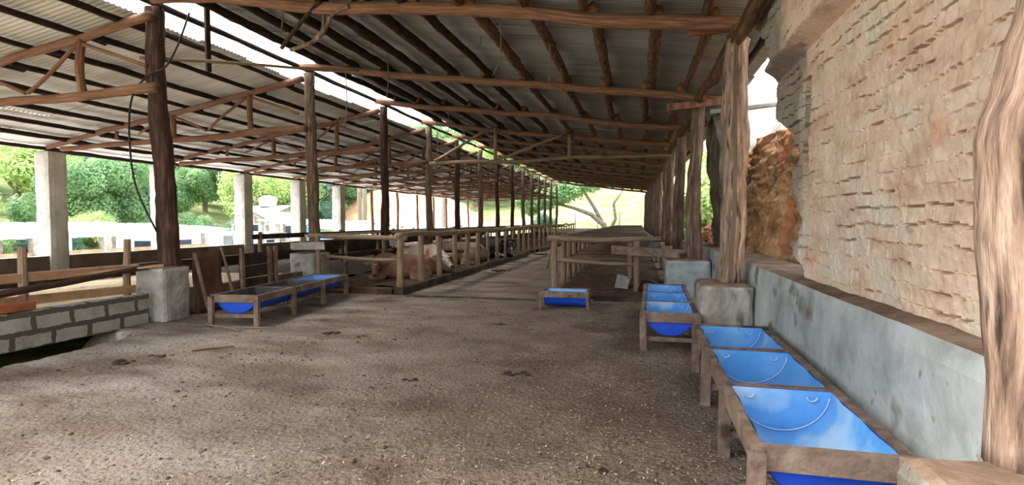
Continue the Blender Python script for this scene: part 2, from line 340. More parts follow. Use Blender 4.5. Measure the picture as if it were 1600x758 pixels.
# ---------------------------------------------------------------- ground and terrain
def terrain(x, y):
    h = -.35
    if x < -14.4: h = -1.3
    if x < -42:
        d = -42 - x; h = -1.3 + min(d * .20, 14) * (1 if d < 110 else 1) + 1.5 * noise.noise(Vector((x * .04, y * .04, 0))) * min(1, d / 10)
        h *= 1
    if y > 50:
        r = (y - 50) * .13 + max(0, y - 75) * .12
        h = max(h, -.3) + r + .5 * noise.noise(Vector((x * .1, y * .1, 3))) if x > -14.4 else h + r * .8
    if x > 2.6:
        s = min(1, max(0, (y + 30) / 10))
        h = max(h, -.3 + min(7, (x - 2.6) * .7) * s + .5 * noise.noise(Vector((x * .3, y * .3, 5))))
    return h
xs = [-190 + i * 6 for i in range(26)] + [-40 + i * 2 for i in range(13)] + [-14.4, -14.39] + [-14 + i * 1.5 for i in range(12)] + [3 + i for i in range(14)] + [18 + i * 6 for i in range(12)]
xs = sorted(set(xs)); ys = [-60 + i * 5 for i in range(12)] + [i * 2 for i in range(45)] + [90 + i * 6 for i in range(26)]
ys = sorted(set(ys)); V = [(x, y, terrain(x, y)) for y in ys for x in xs]; nx = len(xs)
Fc = [(j * nx + i, j * nx + i + 1, (j + 1) * nx + i + 1, (j + 1) * nx + i) for j in range(len(ys) - 1) for i in range(nx - 1)]
mi = [1 if (-44 < xs[i] < -14.3 and ys[j] < 46) else 0 for j in range(len(ys) - 1) for i in range(nx - 1)]
tag(obj('floor', V, Fc, ['grass', 'yard'], mi=mi), kind='structure')

# barn floor, dished and trampled
def floor_h(x, y):
    p = Vector((x, y, 0))
    h = .02 * noise.noise(p * .8) + .010 * noise.noise(p * 4) + .008 * noise.noise(p * 11)
    if y < 12:
        c = max(0, noise.noise(p * 1.1 + Vector((7, 3, 0))) + .1); h += .005 * noise.noise(p * 27) + .05 * c * max(0, noise.noise(p * 13))
    if x < -6.35 and y < 6.0:
        h -= .42 * min(1, (-6.35 - x) / .25) * min(1, (6.0 - y) / .5)     # washed-out ditch along the block wall
    return h
xs = [-7.3 + i * .05 for i in range(176)]
ys = [-4 + i * .5 for i in range(11)]; y = 1.5
while y < 50: ys.append(y); y += .045 if y < 7 else (.07 if y < 12 else .4)
ys = sorted(set(ys)); V = [(x, y, floor_h(x, y)) for y in ys for x in xs]; nx = len(xs)
Fc = [(j * nx + i, j * nx + i + 1, (j + 1) * nx + i + 1, (j + 1) * nx + i) for j in range(len(ys) - 1) for i in range(nx - 1)]
fo = bpy.data.meshes.new('floor'); fo.from_pydata(V, [], Fc); fo.materials.append(M['floor']); fo.polygons.foreach_set('use_smooth', [True] * len(Fc))
tag(link(bpy.data.objects.new('floor', fo)), kind='structure')
# yard floor under the left roof, covered with straw
xs = [-14 + i * .14 for i in range(50)]; ys = [-4 + i * .16 for i in range(325)]
V = [(x, y, .12 + .03 * noise.noise(Vector((x, y, 0)) * 1.5) + .012 * noise.noise(Vector((x, y, 0)) * 6)) for y in ys for x in xs]; nx = len(xs)
Fc = [(j * nx + i, j * nx + i + 1, (j + 1) * nx + i + 1, (j + 1) * nx + i) for j in range(len(ys) - 1) for i in range(nx - 1)]
tag(obj('floor', V, Fc, ['straw', 'kerb'], mi=[1 if V[f[0]][1] > 12.2 + noise.noise(Vector((V[f[0]][0], 0, 3))) or V[f[0]][0] < -12.6 else 0 for f in Fc]), kind='structure')

# ---------------------------------------------------------------- walls
def wallbox(name, lo, hi, mats, step=.25, amp=.015, seed=1, freq=2.5, **kw):
    V, Fc, nm = rough_box(lo, hi, step, amp, seed, freq)
    o = obj(name, V, Fc, mats, mi=nm if isinstance(mats, list) else None, smooth=False)
    return o
tag(wallbox('wall_right', (1.27, -2.5, -.05), (1.86, 12.6, 1.0), ['ledge', 'ledgetop'], .12, .012, 3), kind='structure')
tag(wallbox('wall_left', (-14.25, -2, -1.3), (-14.0, 26.0, .66), ['parapet', 'concrete'], .3, .012, 4), kind='structure')
tag(wallbox('wall_left_inner', (-12.7, 1, .1), (-12.5, 26, .42), 'darkplank', .3, .012, 5), 'dark feed bunk wall along the far left side of the straw yard', 'low wall')
tag(wallbox('wall_far', (-8.5, 47.9, -.1), (-2.6, 48.1, .85), 'concrete', .4, .01, 6), kind='structure')

# rough adobe wall on the ledge
def far_edge(z):
    T = [(.9, 5.0), (1.1, 5.35), (1.27, 5.62), (1.47, 5.4), (1.8, 5.68), (2.1, 5.48), (2.35, 5.72), (2.62, 6.35), (2.9, 6.6), (3.0, 6.5), (3.12, 6.0), (3.3, 6.1), (3.57, 6.5), (3.8, 6.3), (4.1, 6.4)]
    for a, b in zip(T, T[1:]):
        if z <= b[0]:
            t = max(0, (z - a[0]) / (b[0] - a[0])); return a[1] + (b[1] - a[1]) * t + .07 * noise.noise(Vector((0, 0, z * 7))) + .05 * noise.noise(Vector((3, 0, z * 17)))
    return T[-1][1]
def brick_front(y, z):
    over = min(1, max(0, (z - 3.0) / .06)) * min(1, max(0, (y - 3.3) / .25))   # the upper storey oversails
    x = 1.42 - .18 * over
    p = Vector((0, y, z))
    zz = z + .03 * noise.noise(Vector((0, y * 1.1, z * .6))) + .020 * noise.noise(Vector((5, y * 4.5, z * 3))) + .012 * noise.noise(Vector((5, y * 15, z * 3)))
    ch = .105; row = math.floor(zz / ch); fr = zz / ch - row
    yy = y + (row % 2) * .15 + .03 * noise.noise(Vector((2, y * 3, z * 3))); bl = .30 * (1 + .2 * noise.noise(Vector((row * 3.7, 0, 0)))); bi = math.floor(yy / bl); fb = yy / bl - bi
    r = noise.noise(Vector((row * 9.17, bi * 5.31, 1.7)))
    x -= .007 * r + .012 * noise.noise(p * 4) + .008 * noise.noise(p * 14) + .004 * noise.noise(p * 30) + .025 * noise.noise(p * 1.2)
    g1 = noise.noise(Vector((row * 4.1, y * 2.2, 8))) - .02
    dn = min(fr, 1 - fr) * ch
    wdt = .004 + .006 * min(1, max(0, g1 * 2))
    if dn < wdt and g1 > 0: x += .045 * min(1, g1 * 4)
    x -= .009 * max(0, .5 - fr) ** 1.5 * (1.3 + r)                # each course lips out at its foot
    dv = min(fb, 1 - fb) * bl
    if dv < .008 and noise.noise(Vector((bi * 2.2, z * 5, row))) > .22: x += .016
    if 5.16 < y < 5.30 and 1.75 < z < 2.75: x = 1.56       # slot left by a vanished jamb
    if y > 5.35: x -= .05 * noise.noise(p * 2.2) + .03 * noise.noise(p * 7)
    return x
zs = [.92 + i * .0098 for i in range(325)]; YN = -2.0; cols = 470; V = []; nxt = cols + 1
for z in zs:
    ye = far_edge(z)
    for i in range(cols + 1):
        s = (i / cols) ** 1.0; y = 1.0 + (ye - 1.0) * s if i > 12 else YN + (1.0 + (ye - 1.0) * s - YN) * (i / 12)
        V.append((brick_front(y, z), y, z))
Fc = [(j * nxt + i, j * nxt + i + 1, (j + 1) * nxt + i + 1, (j + 1) * nxt + i)[::-1] for j in range(len(zs) - 1) for i in range(cols)]
b = len(V)
for z in zs: V.append((1.86 + .03 * noise.noise(Vector((0, 4, z * 5))), far_edge(z) - .08 + .08 * noise.noise(Vector((9, 0, z * 6))), z)); V.append((1.86, YN, z))
for j in range(len(zs) - 1):
    Fc.append((j * nxt + cols, b + 2 * j, b + 2 * j + 2, (j + 1) * nxt + cols)[::-1]); Fc.append((b + 2 * j, b + 2 * j + 1, b + 2 * j + 3, b + 2 * j + 2)[::-1])
    Fc.append((b + 2 * j + 1, j * nxt, (j + 1) * nxt, b + 2 * j + 3)[::-1])
top = (len(zs) - 1) * nxt; Fc.append(tuple([top + i for i in range(cols + 1)] + [b + 2 * (len(zs) - 1), b + 2 * (len(zs) - 1) + 1]))
me = obj('wall_right', V, Fc, 'brick', smooth=False)
# keep object coordinates = world coordinates for the material
me.data.transform(Matrix.Translation(me.location)); me.location = (0, 0, 0); tag(me, kind='structure')
g = G(); g.box((1.50, 5.24, 2.12), (.06, .05, .85)); tag(g.build('door_jamb', 'darkplank'), 'dark splintered upright of timber left in the slot of the adobe wall', 'timber')

# low walls on the centre line
tag(wallbox('low_block_wall', (-7.12, -2, -.02), (-6.95, 6.5, .46), 'block', .2, .006, 8), 'low wall of grey concrete blocks with smeared mortar at left', 'low wall')
bw = bpy.data.objects['low_block_wall']; bw.data.transform(Matrix.Translation(bw.location)); bw.location = (0, 0, 0)
tag(wallbox('low_wall', (-7.12, 7.3, 0), (-6.95, 10.2, .44), ['parapet', 'ledgetop'], .2, .01, 9), 'low stained wall behind the long left trough, in front of bright straw', 'low wall')

# ---------------------------------------------------------------- roof sheets (corrugated)
def sheet(name, x0, x1, y0, y1, zf, mname, seed, rows):
    g = G(); pitch = .09; per = 6; wy = 1.02; k = int((y1 - y0) / wy) + 1
    for r in range(rows):
        xa = x0 + (x1 - x0) * r / rows - (.09 if r else 0); xb = x0 + (x1 - x0) * (r + 1) / rows
        for s in range(k):
            ya = y0 + s * wy; yb = min(y1, ya + wy + .11)
            if yb <= ya: continue
            n = max(2, int((yb - ya) / pitch * per)); dz = rnd.uniform(-.012, .012); tilt = rnd.uniform(-.012, .012)
            far = ya > 24; 
            if far: n = max(2, n // 2)
            V = []; nxs = 4
            for i in range(nxs + 1):
                x = xa + (xb - xa) * i / nxs; x += rnd.uniform(-.04, .04) if i in (0, nxs) and (r in (0, rows - 1)) else 0
                for j in range(n + 1):
                    y = ya + (yb - ya) * j / n
                    V.append((x, y, zf(x) + .011 * math.sin(y / pitch * 2 * math.pi) + dz + tilt * (j / n) + (.012 if r % 2 else 0) + .025 * noise.noise(Vector((x * .8, y * .35, seed)))))
            g.add(V, [(i * (n + 1) + j, (i + 1) * (n + 1) + j, (i + 1) * (n + 1) + j + 1, i * (n + 1) + j + 1) for i in range(nxs) for j in range(n)])
    return tag(g.build(name, mname), kind='structure')
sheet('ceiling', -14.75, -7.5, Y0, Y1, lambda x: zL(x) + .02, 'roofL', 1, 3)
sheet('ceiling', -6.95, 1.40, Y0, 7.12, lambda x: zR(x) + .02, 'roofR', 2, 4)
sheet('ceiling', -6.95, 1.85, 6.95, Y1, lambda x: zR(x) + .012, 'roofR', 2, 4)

# purlins: split into spans of logs that lap over the rafters; each span line is one thing per bay run
def purlin(x, zf, r, label, mname, seed, y0=Y0, y1=Y1, group=None):
    root = thing('roof_purlin', (x, y0, zf(x) - r - .02), label, 'purlin', group)
    cuts = [y0] + [b + .2 for b in BENT[1::1] if y0 < b + .2 < y1 - 1] + [y1]
    for i, (a, b_) in enumerate(zip(cuts, cuts[1:])):
        sh = (.05 if i % 2 else -.05); rr = r * rnd.uniform(.88, 1.12); z = zf(x + sh) - rr - .025
        g = G(); g.log((x + sh, a - .22, z), (x + sh + rnd.uniform(-.05, .05), b_ + .05, z), rr, rr * .85, seed + i, .012, .24, 8 if a > 12 else 12, .22 if a < 16 else .9, 0, 1)
        g.build('pole', [mname, 'cutend'], root)
LP = [-14.35, -13.5, -12.65, -11.8, -10.95, -10.1, -9.25, -8.4, -7.62]
for i, x in enumerate(reversed(LP)):
    purlin(x, zL, .052, 'thin dark purlin under the left roof, %s down from the ridge gap' % ORD[i], 'purlin', 20 + i * 9)
RP = [-6.75, -6.05, -5.3, -4.55, -3.8, -3.05, -2.25, -1.45, -.65, .12, .78]
for i, x in enumerate(RP):
    purlin(x, zR, .078, 'rough bark log purlin under the right roof, %s from the ridge gap' % ORD[i], 'bark' if i > 5 else 'purlin', 200 + i * 9)
purlin(1.6, zR, .05, 'outermost thin purlin at the right edge of the roof, beyond the posts', 'purlin', 400, 7.2)
g = G(); g.log((-7.28, 2, 4.86), (-7.22, 24, 4.86), .05, .05, 5, .04, .2, 8, .4); g.log((-7.22, 23.7, 4.88), (-7.25, 46.5, 4.86), .05, .05, 6, .04, .2, 8, .8)
tag(g.build('ridge_pole', 'purlin'), 'thin pole running lengthwise through the bright ridge gap', 'pole')
# plate on the right posts
root = thing('log_plate', (xR(2), 2, 3.6), 'bark-covered log plate running over the tops of the right posts', 'log beam')
for i, (a, b_) in enumerate(zip(BENT, BENT[1:])):
    g = G(); g.log((xR(a) + .02, a - .3, 3.66 - .008 * min(i, 8)), (xR(b_) - .02, b_ + .25, 3.62 - .008 * min(i, 8)), .095, .08, 500 + i, .05, .25, 12 if i < 4 else 8, .2 if i < 3 else .5, 0, 1)
    g.build('log', ['bark', 'cutend'], root)

# ---------------------------------------------------------------- bents: posts, rafters, trusses
for i, y in enumerate(BENT):
    word = ORD[i]
    near = i < 5
    # centre post
    if i > 0:
        r = (.15, .125, .12, .12)[i - 1] if i < 5 else .115
        tx, bx = (-7.17, -7.0) if i == 1 else ((-7.02, -6.93) if i == 2 else (-7.0 + rnd.uniform(-.05, .05), -7.0))
        g = G(); g.log((bx, y, .02 if i > 5 else .7), (tx, y, 4.72 - .06 * min(i, 4) / 4), r, r * .82, 30 + i, .04, .16, 16 if near else 8, .1 if i == 1 else .25)
        o = g.build('timber_post', 'darkpost' if i in (1, 3, 5, 7, 8) else 'postwood')
        lab = 'thick dark timber post on the rough white pier, nearest of the centre row' if i == 1 else 'timber post of the centre row under the ridge gap, %s from the foreground' % ORD[i - 1]
        tag(o, lab, 'post')
    # right post
    xr = xR(y)
    if i == 0:
        g = G(); g.gnarled([(1.145, 1.93, .75, .105), (1.15, 1.93, .98, .108), (1.18, 1.93, 1.2, .148), (1.165, 1.93, 1.5, .155), (1.16, 1.93, 1.75, .16), (1.20, 1.93, 1.95, .147), (1.235, 1.93, 2.15, .135), (1.26, 1.93, 2.6, .12), (1.26, 1.93, 3.72, .10)], 3)
        tag(g.build('timber_post', 'palepost'), 'big grey timber post cut by the right edge of the picture', 'post')
    else:
        rr = .145 if i == 1 else (.135 if i < 5 else .12)
        zb = .76 if i == 1 else .72
        g = G(); g.log((xr - .03, y, zb), (xr + .02 * (i == 1), y, 3.62), rr, rr * (.93 if i == 1 else .8), 60 + i, .035, .17, 18 if near else 9, .08 if i == 1 else .2)
        o = g.build('timber_post', 'palepost' if i == 1 else 'postwood')
        lab = 'gnarled reddish timber post standing on the stained pier beside the blue troughs' if i == 1 else 'timber post of the right-hand row, %s from the foreground' % word
        tag(o, lab, 'post')
    # rafter over the right span
    dz = .1 if i == 1 else 0
    rb = .085 if i == 1 else .075
    xa = -7.25
    g = G(); g.log((xa, y, zR(xa) - .25 + dz * .2), (1.55 if i != 0 and i != 1 else 1.2, y, zR(1.5) - .26 + dz), rb * .95, rb * 1.05, 90 + i, .05, .1, 14 if near else 8, .2 if near else .5, 0, 1)
    o = g.build('rafter', ['redwood', 'cutend'])
    tag(o, 'thick peeled log rafter crossing the top of the picture above the floor' if i == 1 else 'peeled log rafter across the right roof, %s from the foreground' % word, 'rafter')
    # truss over the left span
    ye = y - .18 if i else y
    root = thing('roof_truss', (-7, ye, 3.3), 'reddish pole truss under the left roof, %s from the foreground' % word, 'truss')
    top = lambda x: zL(x) - .17
    n = 12 if near else 7; st = .2 if near else .5
    def part(nm, p0, p1, r0, r1, sd):
        G().log(p0, p1, r0, r1, sd, .035, .12, n, st).build(nm, 'redwood', root)
    part('top_chord', (-7.05, ye, top(-7.05)), (-14.1, ye, top(-14.1) + .06), .065, .055, 120 + i)
    part('bottom_chord', (-7.0, ye + .02, 3.48), (-13.7, ye + .02, 3.24), .075, .055, 140 + i)
    for q, x in enumerate((-8.35, -10.4, -12.0)):
        part('strut', (x, ye, 3.42), (x, ye, top(x) - .02), .06 if q < 2 else .04, .06 if q < 2 else .04, 160 + i + q)
    for a, b_ in ((-8.4, -7.15), (-8.42, -9.45), (-10.35, -9.5), (-10.5, -11.35)):
        part('brace', (a, ye - .01, top(a) - .06), (b_, ye - .01, 3.52 if b_ < -7.3 else 3.8), .03, .028, 180 + i)

# low tie of the right span at the fourth bent, with its struts
root = thing('tie_truss', (-3, 17.2, 3.45), 'pale pole tie with two uprights and two slanting braces hung under the right roof', 'truss')
yy = 17.25
G().log((-6.9, yy, 3.42), (xR(17.4), yy, 3.50), .065, .06, 11, .04, .1, 12, .3).build('tie_pole', 'palewood', root)
for x in (-4.62, -2.2): G().log((x, yy, 3.45), (x, yy, zR(x) - .25), .06, .055, 12, .02, .1).build('strut', 'palewood', root)
for a, b_ in (((-6.7, 3.5), (-4.9, 4.45)), ((-4.5, 3.5), (-2.4, 4.2))): G().log((a[0], yy - .06, a[1]), (b_[0], yy - .06, b_[1]), .05, .045, 13, .03, .1).build('brace', 'palewood', root)

# left concrete columns, then thin poles further on
for i, y in enumerate((3.6, 7.0, 10.3, 13.5, 17.0, 20.3, 23.5)):
    V, Fc, nm = rough_box((-14.42, y, -1.3), (-13.95, y + .47, 3.2), .12, .02, 40 + i, 3)
    tag(obj('concrete_column', V, Fc, 'column', smooth=False), 'square rendered concrete column carrying the left eaves, %s counted from the foreground' % ORD[i], 'column')
for i, y in enumerate((26.6, 29.7, 32.7, 35.5, 38.1, 40.6, 43.3, 46.3)):
    tag(G().log((-13.9, y, -.2), (-13.95, y, 3.15), .09, .07, 70 + i, .04, .15, 8, .3).build('eaves_pole', 'redwood'), 'slim pole under the left eaves beyond the concrete columns, %s of its row' % ORD[i], 'post')

# piers
def pier(lo, hi, mname, label, seed):
    V, Fc, nm = rough_box(lo, hi, .06, .014, seed, 5)
    tag(obj('pier', V, Fc, [mname, 'ledgetop'], mi=nm, smooth=False), label, 'pier')
pier((.67, 6.5, 0), (1.255, 7.3, .77), 'pier', 'stained concrete pier with a brown top under the gnarled right post', 1)
pier((.47, 10.3, 0), (1.255, 11.0, .79), 'ledge', 'pale concrete pier behind the middle blue trough', 2)
pier((.80, 1.45, 0), (1.255, 1.99, .76), 'pier', 'brown-topped pier in the bottom right corner by the nearest trough', 3)
pier((-7.34, 6.58, -.05), (-6.82, 7.1, .81), 'concrete', 'rough white pier under the thick dark left post', 4)
pier((-7.3, 10.2, 0), (-6.72, 10.9, .82), 'concrete', 'pale pier beyond the long left trough', 5)
for k, y in enumerate(BENT[3:7]): pier((-7.25, y - .25, 0), (-6.75, y + .25, .7), 'kerb', 'dark square pier under the %s centre-row post, inside the cow pens' % ORD[k + 2], 6 + k)
for k, y in enumerate(BENT[3:]): pier((xR(y) - .3, y - .28, 0), (xR(y) + .35, y + .28, .73), 'pier', 'grimy pier under the %s post of the right-hand row' % ORD[k + 3], 12 + k)

# ---------------------------------------------------------------- feed troughs of halved blue barrels
def basin(c, axis, Ln, W, depth, zr, mats, parent, ring=True, feed=False):
    """half drum: c = centre of rim plane, axis = unit vector of its length"""
    ax = Vector(axis).normalized(); sd = Vector((ax.y, -ax.x, 0)); c = Vector((c[0], c[1], zr)); n = 24; g = G(); r = W / 2
    def pt(t, a, rr): return c + ax * t + sd * (math.cos(a) * rr) + Vector((0, 0, -math.sin(a) * rr * depth / r))
    m = 8; V = []; Fc = []
    for sgn, R in ((0, r - .008), (1, r)):
        b0 = len(V)
        for i in range(m + 1):
            t = -Ln / 2 + Ln * i / m
            bulge = .006 * math.sin(i * 1.9)
            for j in range(n + 1): V.append(pt(t, math.pi * j / n, R + bulge))
        for i in range(m):
            for j in range(n):
                q = (b0 + i * (n + 1) + j, b0 + i * (n + 1) + j + 1, b0 + (i + 1) * (n + 1) + j + 1, b0 + (i + 1) * (n + 1) + j)
                Fc.append(q if sgn == 0 else q[::-1])
    nn = m * n
    g.add(V, Fc[:nn], 0); b1 = len(V)
    g.F += Fc[nn:]; g.mi += [1] * (len(Fc) - nn)
    for sg in (-1, 1):                                       # heads
        for (o, fl, mm) in ((-.004, 0, 0), (.006, 1, 1)):
            t = sg * (Ln / 2 - .012) + sg * o
            P = [pt(t, math.pi * j / n, r - .002) for j in range(n + 1)]
            cc = c + ax * t + Vector((0, 0, -depth * .4))
            P.append(cc + ax * (sg * .012)); F2 = [(j, j + 1, n + 1) for j in range(n)] + [(n, 0, n + 1)]
            g.add(P, F2, mm)
    o = g.build('basin', mats, parent)
    if ring:
        for sg in (1,):
            q = G(); q.tube([pt(sg * (Ln / 2 - .03), math.pi * (j / 24), r - .012) for j in range(1, 24)], .0055, 5)
            q.build('drum_seam', 'chime', o)
            for bs in (-1, 1):
                bc = c + ax * (sg * (Ln / 2 - .022)) + sd * (bs * r * .62) + Vector((0, 0, -.035)); q = G()
                q.tube([bc + sd * (math.cos(j * math.pi / 6) * .028) + Vector((0, 0, math.sin(j * math.pi / 6) * .028)) for j in range(6, 13)], .006, 5); q.build('bung_ring', 'chime', o)
    if feed:
        P = [pt(t, a, r * .93) for t in (-Ln / 2 + .03, Ln / 2 - .03) for a in (math.pi * .16, math.pi * .84)]
        q = G(); nn2 = 10; V = []
        for i in range(nn2 + 1):
            for j in range(nn2 + 1):
                a = P[0].lerp(P[1], j / nn2); b = P[2].lerp(P[3], j / nn2); p = a.lerp(b, i / nn2)
                p.z = zr - depth * .62 + .03 * noise.noise(p * 6); V.append(p)
        q.add(V, [(i * (nn2 + 1) + j, i * (nn2 + 1) + j + 1, (i + 1) * (nn2 + 1) + j + 1, (i + 1) * (nn2 + 1) + j) for i in range(nn2) for j in range(nn2)])
        q.build('feed', feed, o)
    return o
def trough(name, a, b_, W, zr, bays, label, leg_in=0, feed=None, mats=('blue', 'blueout'), base=0, seed=0, Wb=None, lower_rail=True, W2=None, bayfeed=None):
    """a, b_: ends of the centre line (x, y)"""
    R = random.Random(seed); a = Vector((a[0], a[1], 0)); b_ = Vector((b_[0], b_[1], 0)); ax = (b_ - a).normalized(); sd = Vector((ax.y, -ax.x, 0)); Ln = (b_ - a).length
    root = thing(name, (a.x, a.y, base), label, 'feed trough')
    for s in (-1, 1):
        p = a + sd * s * W / 2 - ax * .03; q = b_ + sd * s * W / 2 + ax * .03
        g = G(); k = 6; 
        for i in range(k):
            z0 = Vector((0, 0, zr - .05 + .006 * noise.noise(Vector((i, s, seed))))); z1 = Vector((0, 0, zr - .05 + .006 * noise.noise(Vector((i + 1, s, seed)))))
            g.bar(p.lerp(q, i / k) + z0, p.lerp(q, (i + 1) / k + .002) + z1, .045, .1, jit=.003)
        g.build('side_rail', 'plank', root, smooth=False)
    for i in range(bays + 1):
        c = a.lerp(b_, i / bays); e = i in (0, bays)
        h = .11 if e else .04
        G().bar(c - sd * (W / 2 + (.03 if e else 0)) + Vector((0, 0, zr - h / 2 + (.004 if e else -.002))), c + sd * (W / 2 + (.03 if e else 0)) + Vector((0, 0, zr - h / 2 + .004)), .04, h, jit=.004).build('crossbar', 'plank', root, smooth=False)
        for s in (-1, 1):
            pp = c + sd * s * (W / 2 + .005) - ax * (.035 if i == 0 else 0)
            G().bar(pp + Vector((R.uniform(-.015, .015), R.uniform(-.02, .02), base)), pp + Vector((0, 0, zr - .02)), .07, .052, up=(ax.x, ax.y, 0), jit=.006).build('leg', 'plank', root, smooth=False)
        if lower_rail: G().bar(c - sd * W / 2 + Vector((0, 0, base + (zr - base) * .32)), c + sd * W / 2 + Vector((0, 0, base + (zr - base) * .32)), .035, .05, jit=.004).build('stretcher', 'plank', root, smooth=False)
    for i in range(bays):
        c = a.lerp(b_, (i + .5) / bays); bf = (bayfeed[i] if bayfeed else feed)
        basin((c.x, c.y), ax, Ln / bays - .035, W - .05, min(.26, W / 2), zr - .012, ('grime', mats[1]) if bf == 'feed' else mats, root, bf != 'feed', bf)
    return root
trough('feed_trough', (.84, 2.62), (.86, 5.62), .62, .48, 3, 'long timber trough holding three halved blue barrels, nearest along the right wall', seed=1)
trough('feed_trough', (.34, 6.42), (.40, 9.3), .60, .45, 3, 'timber trough of three halved blue barrels beside the stained pier', seed=2)
trough('feed_trough', (-5.62, 6.62), (-5.98, 9.62), .68, .44, 3, 'long left trough of halved blue barrels with two bays grimy inside', seed=3, bayfeed=['feed', 'feed', None])
trough('feed_trough', (-1.62, 9.38), (-.86, 9.40), .52, .30, 1, 'small single-barrel blue trough alone in the middle of the floor', seed=4, lower_rail=False, feed='salt')

# ---------------------------------------------------------------- left fence and gate things
root = thing('yard_fence', (-7.5, 5.2, .1), 'weathered two-rail fence of round posts and tan planks behind the block wall', 'fence')
for (x, y, z0, z1) in ((-7.45, 5.15, .38, 1.18), (-7.5, 6.62, .1, 1.22)): G().log((x, y, z0 - .3), (x + .02, y, z1), .055, .045, int(y * 3), .02, .12).build('fence_post', 'palewood', root)
G().bar((-7.4, 3.4, .80), (-7.44, 6.75, .78), .03, .11, jit=.01).build('plank_rail', 'tanplank', root, smooth=False)
G().bar((-7.4, 3.4, .56), (-7.44, 6.7, .47), .03, .11, jit=.01).build('plank_rail', 'tanplank', root, smooth=False)
g = G(); g.log((-7.3, 3.2, .5), (-7.1, 6.95, .84), .045, .04, 4, .03, .12); tag(g.build('bark_pole', 'darkpost'), 'dark pole slanting across the fence up to the white pier', 'pole')
g = G(); g.bar((-7.03, 4.55, .50), (-7.03, 4.95, .50), .14, .09, jit=.006); tag(g.build('brick', 'brickred', smooth=False), 'red brick lying on top of the block wall', 'brick')
V, Fc, nm = rough_box((-6.55, 5.55, -.12), (-6.40, 5.72, .08), .05, .01, 3)
tag(obj('stone_block', V, Fc, 'concrete', smooth=False), 'small pale stub of concrete at the edge of the ditch', 'stone')

root = thing('rusty_sheet', (-6.8, 7.2, 0), 'rust-brown sheet leaning upright beside the white pier with a stake nailed to its edge', 'sheet')
g = G(); V = []; 
for i in range(9):
    for j in range(9): y = 7.25 + .6 * j / 8; z = .0 + 1.0 * i / 8; V.append((-6.86 - .08 * i / 8 + .03 * noise.noise(Vector((i * .4, j * .4, 1))), y + .03 * math.sin(i), z))
nV = len(V); V += [Vector(v) + Vector((-.012, 0, 0)) for v in V]; Q = []
for i in range(8):
    for j in range(8): q = (i * 9 + j, i * 9 + j + 1, (i + 1) * 9 + j + 1, (i + 1) * 9 + j); Q += [q, tuple(k + nV for k in reversed(q))]
for k in range(8):
    Q += [(k, k + 1, nV + k + 1, nV + k)[::-1], (72 + k, 72 + k + 1, nV + 73 + k, nV + 72 + k), (k * 9, (k + 1) * 9, nV + (k + 1) * 9, nV + k * 9), (k * 9 + 8, (k + 1) * 9 + 8, nV + (k + 1) * 9 + 8, nV + k * 9 + 8)[::-1]]
g.add(V, Q); g.build('sheet_panel', 'redsheet', root)
G().log((-6.78, 7.42, 0), (-6.84, 7.19, .99), .035, .03, 3, .02, .1).build('stake', 'plank', root)
G().log((-6.83, 8.0, 0), (-6.86, 7.78, 1.05), .03, .02, 8, .05, .2).build('stake', 'palewood', root)
root = thing('board_gate', (-6.8, 8.2, 0), 'dark upright gate of wide boards between the rusty sheet and the straw opening', 'gate')
for i in range(4): G().bar((-6.86, 8.2, .13 + i * .225), (-6.86, 9.15, .14 + i * .225), .025, .215, jit=.004).build('board', 'darkplank', root, smooth=False)
for y in (8.22, 8.95, 9.12): G().bar((-6.80, y, 0), (-6.82, y, 1.02), .07, .05, jit=.006).build('upright', 'plank', root, smooth=False)
g = G(); g.log((-7.0, 9.2, .82), (-7.05, 11.4, .93), .05, .04, 9, .03, .1); tag(g.build('bark_pole', 'purlin'), 'dark horizontal pole above the straw opening behind the left trough', 'pole')
g = G(); g.bar((-7.0, 6.75, .83), (-7.5, 5.6, .76), .12, .03, jit=.004); tag(g.build('board', 'tanplank', smooth=False), 'pale board lying from the fence to the white pier under the dark pole', 'board')

# ---------------------------------------------------------------- cow pens in the middle left
def kerb(name, lo, hi, label, seed):
    V, Fc, nm = rough_box(lo, hi, .14, .02, seed, 4)
    tag(obj(name, V, Fc, 'kerb', smooth=False), label, 'kerb')
kerb('kerb', (-4.85, 10.1, -.02), (-4.62, 22.7, .17), 'long manure-stained kerb with painted shade in front of the lying cows', 1)
kerb('kerb', (-6.7, 10.08, -.02), (-4.86, 10.3, .14), 'short kerb closing the near end of the cow pens', 2)
kerb('kerb', (-4.85, 26.2, -.02), (-4.62, 41, .17), 'far kerb under the last stretch of pen rails', 3)
kerb('kerb', (-.86, 10.15, -.02), (.42, 10.4, .13), 'brown sill across the front of the central stalls beside the small trough', 4)
kerb('kerb', (-4.55, 9.95, -.02), (-1.9, 10.15, .03), 'low worn sill across the aisle in front of the pale floor', 5)
xs = [-7 + .12 * i for i in range(19)]; ys = [10.3 + .16 * i for i in range(200)]
V = [(x, y, .13 + .05 * noise.noise(Vector((x, y, 1)) * 2) + .02 * noise.noise(Vector((x, y, 1)) * 7)) for y in ys for x in xs]; nx = len(xs)
tag(obj('shaded_pen_bedding', V, [(j * nx + i, j * nx + i + 1, (j + 1) * nx + i + 1, (j + 1) * nx + i) for j in range(len(ys) - 1) for i in range(nx - 1)], 'bedding'), 'loose brown bedding under the lying cows', 'bedding', kind='stuff')

